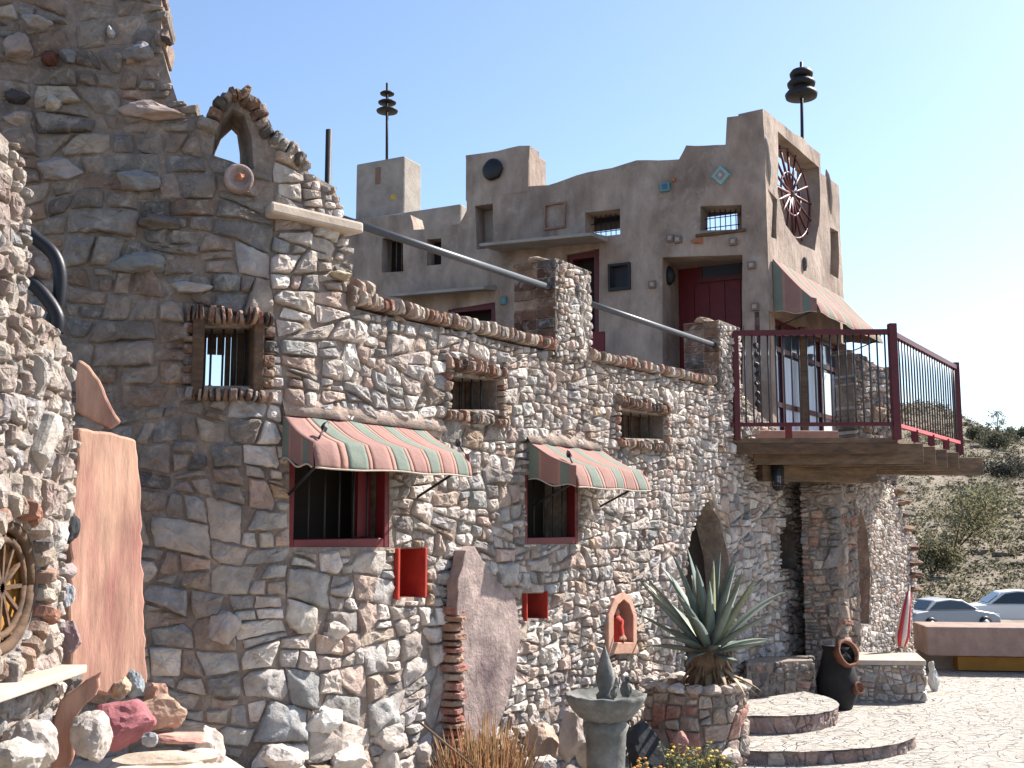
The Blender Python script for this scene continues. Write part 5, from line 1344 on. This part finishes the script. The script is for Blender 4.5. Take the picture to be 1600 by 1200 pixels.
# ================================================================ HILLSIDE
def scrub(name, x, y, r, h, seed, col, label, n=900, cat='bush', leaf=.07, group='desert bushes on the hillside'):
    z = terrain(x, y); e = empty(name, (x, y, z), label, cat, group); rnd = random.Random(seed); m = MB()
    cl = [(Vector((rnd.uniform(-.6, .6)*r, rnd.uniform(-.6, .6)*r, h*rnd.uniform(.3, .8))), r*rnd.uniform(.3, .55)) for _ in range(7)]
    for k in range(n):
        c, rr = rnd.choice(cl); d = Vector((rnd.gauss(0, 1), rnd.gauss(0, 1), rnd.gauss(0, .8))).normalized()*rr*rnd.random()**.4
        p = Vector((x, y, z))+c+d; p.z = max(p.z, z+.05); a = Vector((rnd.gauss(0, 1), rnd.gauss(0, 1), rnd.gauss(0, 1))).normalized()*leaf; b = a.orthogonal().normalized()*leaf*.6
        g_ = rnd.uniform(.7, 1.35); m.add([p-a, p+b, p+a, p-b], [(0, 1, 2, 3)], tuple(v*g_ for v in col))
    m.build('foliage', M_['scrubleaf'], e); m = MB()
    for c, rr in cl: m.tube([Vector((x, y, z-.1)), Vector((x, y, z))+c*.5+Vector((0, 0, .1)), Vector((x, y, z))+c], [.06, .04, .015], 5, cap=False)
    m.build('branches', M_['wood'], e); return e
def hill_at(px, py):
    d = ray(px, py); Y = 20.0
    while Y < 165:
        k = Y/d.y; z = EYE+d.z*k
        if terrain(d.x*k, Y) >= z and Y > 60: return d.x*k, Y
        Y += .25
    return None
k = 0
big = [(1490, 862, 4.6, 4.4, (.17, .155, .085), 'broad yellow green bush low on the slope just right of the end wall'),
       (1540, 815, 3.4, 2.6, (.16, .148, .085), 'rounded olive bush on the slope right of the broad yellow green bush'),
       (1455, 900, 2.2, 2.4, (.17, .15, .085), 'small yellow green bush behind the silver car'),
       (1560, 700, 2.2, 1.6, (.12, .115, .075), 'dark bush high on the slope below the small tree'),
       (1575, 745, 3.0, 1.3, (.045, .045, .038), 'low blackish bush halfway up the slope'),
       (1530, 690, 1.8, 1.4, (.12, .12, .075), 'grey bush on the upper slope beside the railing'),
       (1590, 690, 1.8, 1.6, (.10, .11, .07), 'dark green bush on the upper slope at the right edge')]
for (px, py, r, h, c, lab) in big:
    p = hill_at(px, py)
    if p: scrub('desert_bush', p[0], p[1], r, h, 600+k, c, lab, n=2600, leaf=.13)
    k += 1
p = hill_at(1575, 674) or (62, 140)
e = scrub('thin_tree', p[0], p[1], 1.6, 3.2, 650, (.13, .14, .10), 'small thin crowned tree on the hill skyline at the right', n=420, cat='tree', leaf=.13, group=None)
if 'group' in e: del e['group']
# scattered scrub and stones that nobody could count
rnd = random.Random(99); m = MB(); m2 = MB()
for k in range(2600):
    Y = 62+100*rnd.random()**.9; X = Y*rnd.uniform(.33, .50)+rnd.uniform(-2, 2); z = terrain(X, Y)
    if rnd.random() < .6:
        r = rnd.uniform(.2, 1.0); c = rnd.choice([(.145, .13, .08), (.12, .11, .065), (.16, .14, .09), (.17, .14, .09)])
        for j in range(26):
            p = Vector((X+rnd.gauss(0, r*.5), Y+rnd.gauss(0, r*.5), z+abs(rnd.gauss(0, r*.4)))); a = Vector((rnd.gauss(0, 1), rnd.gauss(0, 1), rnd.gauss(0, 1))).normalized()*.12; b = a.orthogonal().normalized()*.08
            g_ = rnd.uniform(.7, 1.3); m.add([p-a, p+b, p+a, p-b], [(0, 1, 2, 3)], tuple(v*g_ for v in c))
    else:
        r = rnd.uniform(.05, .28) if rnd.random() < .93 else rnd.uniform(.3, .9)
        m2.blob((X, Y, z), r, r*.8, r*.5, k, col=rnd.choice([(.165, .135, .105), (.14, .115, .092), (.20, .165, .135), (.12, .10, .08)]), sub=1, rough=.4)
o = m.build('scrub', M_['scrubleaf']); o['kind'] = 'stuff'; o['label'] = 'low dry scrub scattered over the desert slope'; o['category'] = 'scrub'
o = m2.build('hillside_stones', M_['boulder']); o['kind'] = 'stuff'; o['label'] = 'loose stones scattered over the desert slope'; o['category'] = 'stones'
# outcrop and far rocks
# ================================================================ CARS
def car(loc, rz, paint, label, kind):
    e = empty('parked_car', (0, 0, 0), label, 'car', 'cars parked below the hill')
    if kind == 'sedan':
        low = [(-2.2, .35), (-2.25, .6), (-2.1, .86), (-1.4, .95), (1.0, .93), (1.9, .78), (2.2, .62), (2.22, .35)]
        top = [(-1.55, .94), (-1.0, 1.36), (-.2, 1.43), (.45, 1.36), (1.2, .93)]
    else:
        low = [(-2.3, .4), (-2.35, .7), (-2.25, 1.05), (-1.4, 1.1), (1.0, 1.06), (2.0, .98), (2.25, .8), (2.28, .4)]
        top = [(-2.15, 1.08), (-1.95, 1.62), (-.3, 1.70), (.35, 1.62), (1.1, 1.06)]
    def loft(prof, hw_b, hw_t, m, inset=0, zmin=None):
        zs = [z for x, z in prof]; z0, z1 = min(zs), max(zs); vs = []; n = len(prof)
        for sgn in (-1, 1):
            for (x, z) in prof: vs.append(Vector((x, sgn*(hw_b+(hw_t-hw_b)*((z-z0)/(z1-z0))**1.3+inset), z)))
        fs = [tuple(range(n)), tuple(range(2*n-1, n-1, -1))]+[(i, n+i, n+(i+1) % n, (i+1) % n) for i in range(n)]
        m.add(vs, fs)
    m = MB(); loft(low, .88, .82, m); o = m.build('body', paint, e, weld=.001, bevel=.06, seg=3)
    m = MB(); loft(top, .80, .60, m); m.build('roof', paint, e, weld=.001, bevel=.05, seg=3)
    cx = sum(x for x, z in top)/len(top)
    def ins(prof, k, dz): return [(cx+(x-cx)*k, z+dz if z < 1.2 else z-.07) for x, z in prof]
    m = MB(); g_ = ins(top, .88, .04); loft(g_, .812, .655, m); m.build('side_window', M_['carglass'], e)
    for (xa, za), (xb, zb), s in ((top[-1], top[-2], 1), (top[0], top[1], -1)):
        m = MB()
        d = Vector((zb-za, 0, xa-xb)) if s > 0 else Vector((-(zb-za), 0, xb-xa)); d.normalize(); d *= .03
        vs = [Vector((xa+(xb-xa)*.12, -.70, za+(zb-za)*.12))+d, Vector((xa+(xb-xa)*.12, .70, za+(zb-za)*.12))+d, Vector((xa+(xb-xa)*.88, .58, za+(zb-za)*.88))+d, Vector((xa+(xb-xa)*.88, -.58, za+(zb-za)*.88))+d]
        m.add(vs, [(0, 1, 2, 3)]); m.build('windscreen' if s > 0 else 'rear_window', M_['carglass'], e)
    for wx in (-1.38, 1.38):
        for wy in (-.82, .82):
            Mx = Matrix.Rotation(math.pi/2, 3, 'X'); m = MB(); m.lathe((wx, wy+.1, .33), [(.2, 0), (.33, .01), (.34, .10), (.33, .2), (.2, .21)], 18, M=Mx); w = m.build('wheel', M_['black'], e)
            m = MB(); m.lathe((wx, wy+.115, .33), [(.19, 0), (.19, .24)], 12, M=Mx); m.build('rim', M_['paints'], w)
    for sy in (-.6, .6):
        m = MB(); m.box((2.2 if kind == 'sedan' else 2.26, sy, .66 if kind == 'sedan' else .84), .06, .3, .13); m.build('headlight', M_['curtain'], e)
        m = MB(); m.box((-2.2 if kind == 'sedan' else -2.3, sy, .72 if kind == 'sedan' else .9), .06, .26, .14); m.build('tail_light', M_['brightred'], e)
    e.location = loc; e.rotation_euler = (0, 0, rz); return e
CY = 50.0
pcar = at(1478, 972, CY); car((pcar.x, CY, -2.93), R(15), M_['paints'], 'silver sedan parked partly behind the end wall, nose to the right', 'sedan')
pcar = at(1598, 972, CY); car((pcar.x, CY+1.5, -2.93), R(172), M_['paintw'], 'white estate car cut by the right edge of the view', 'suv')
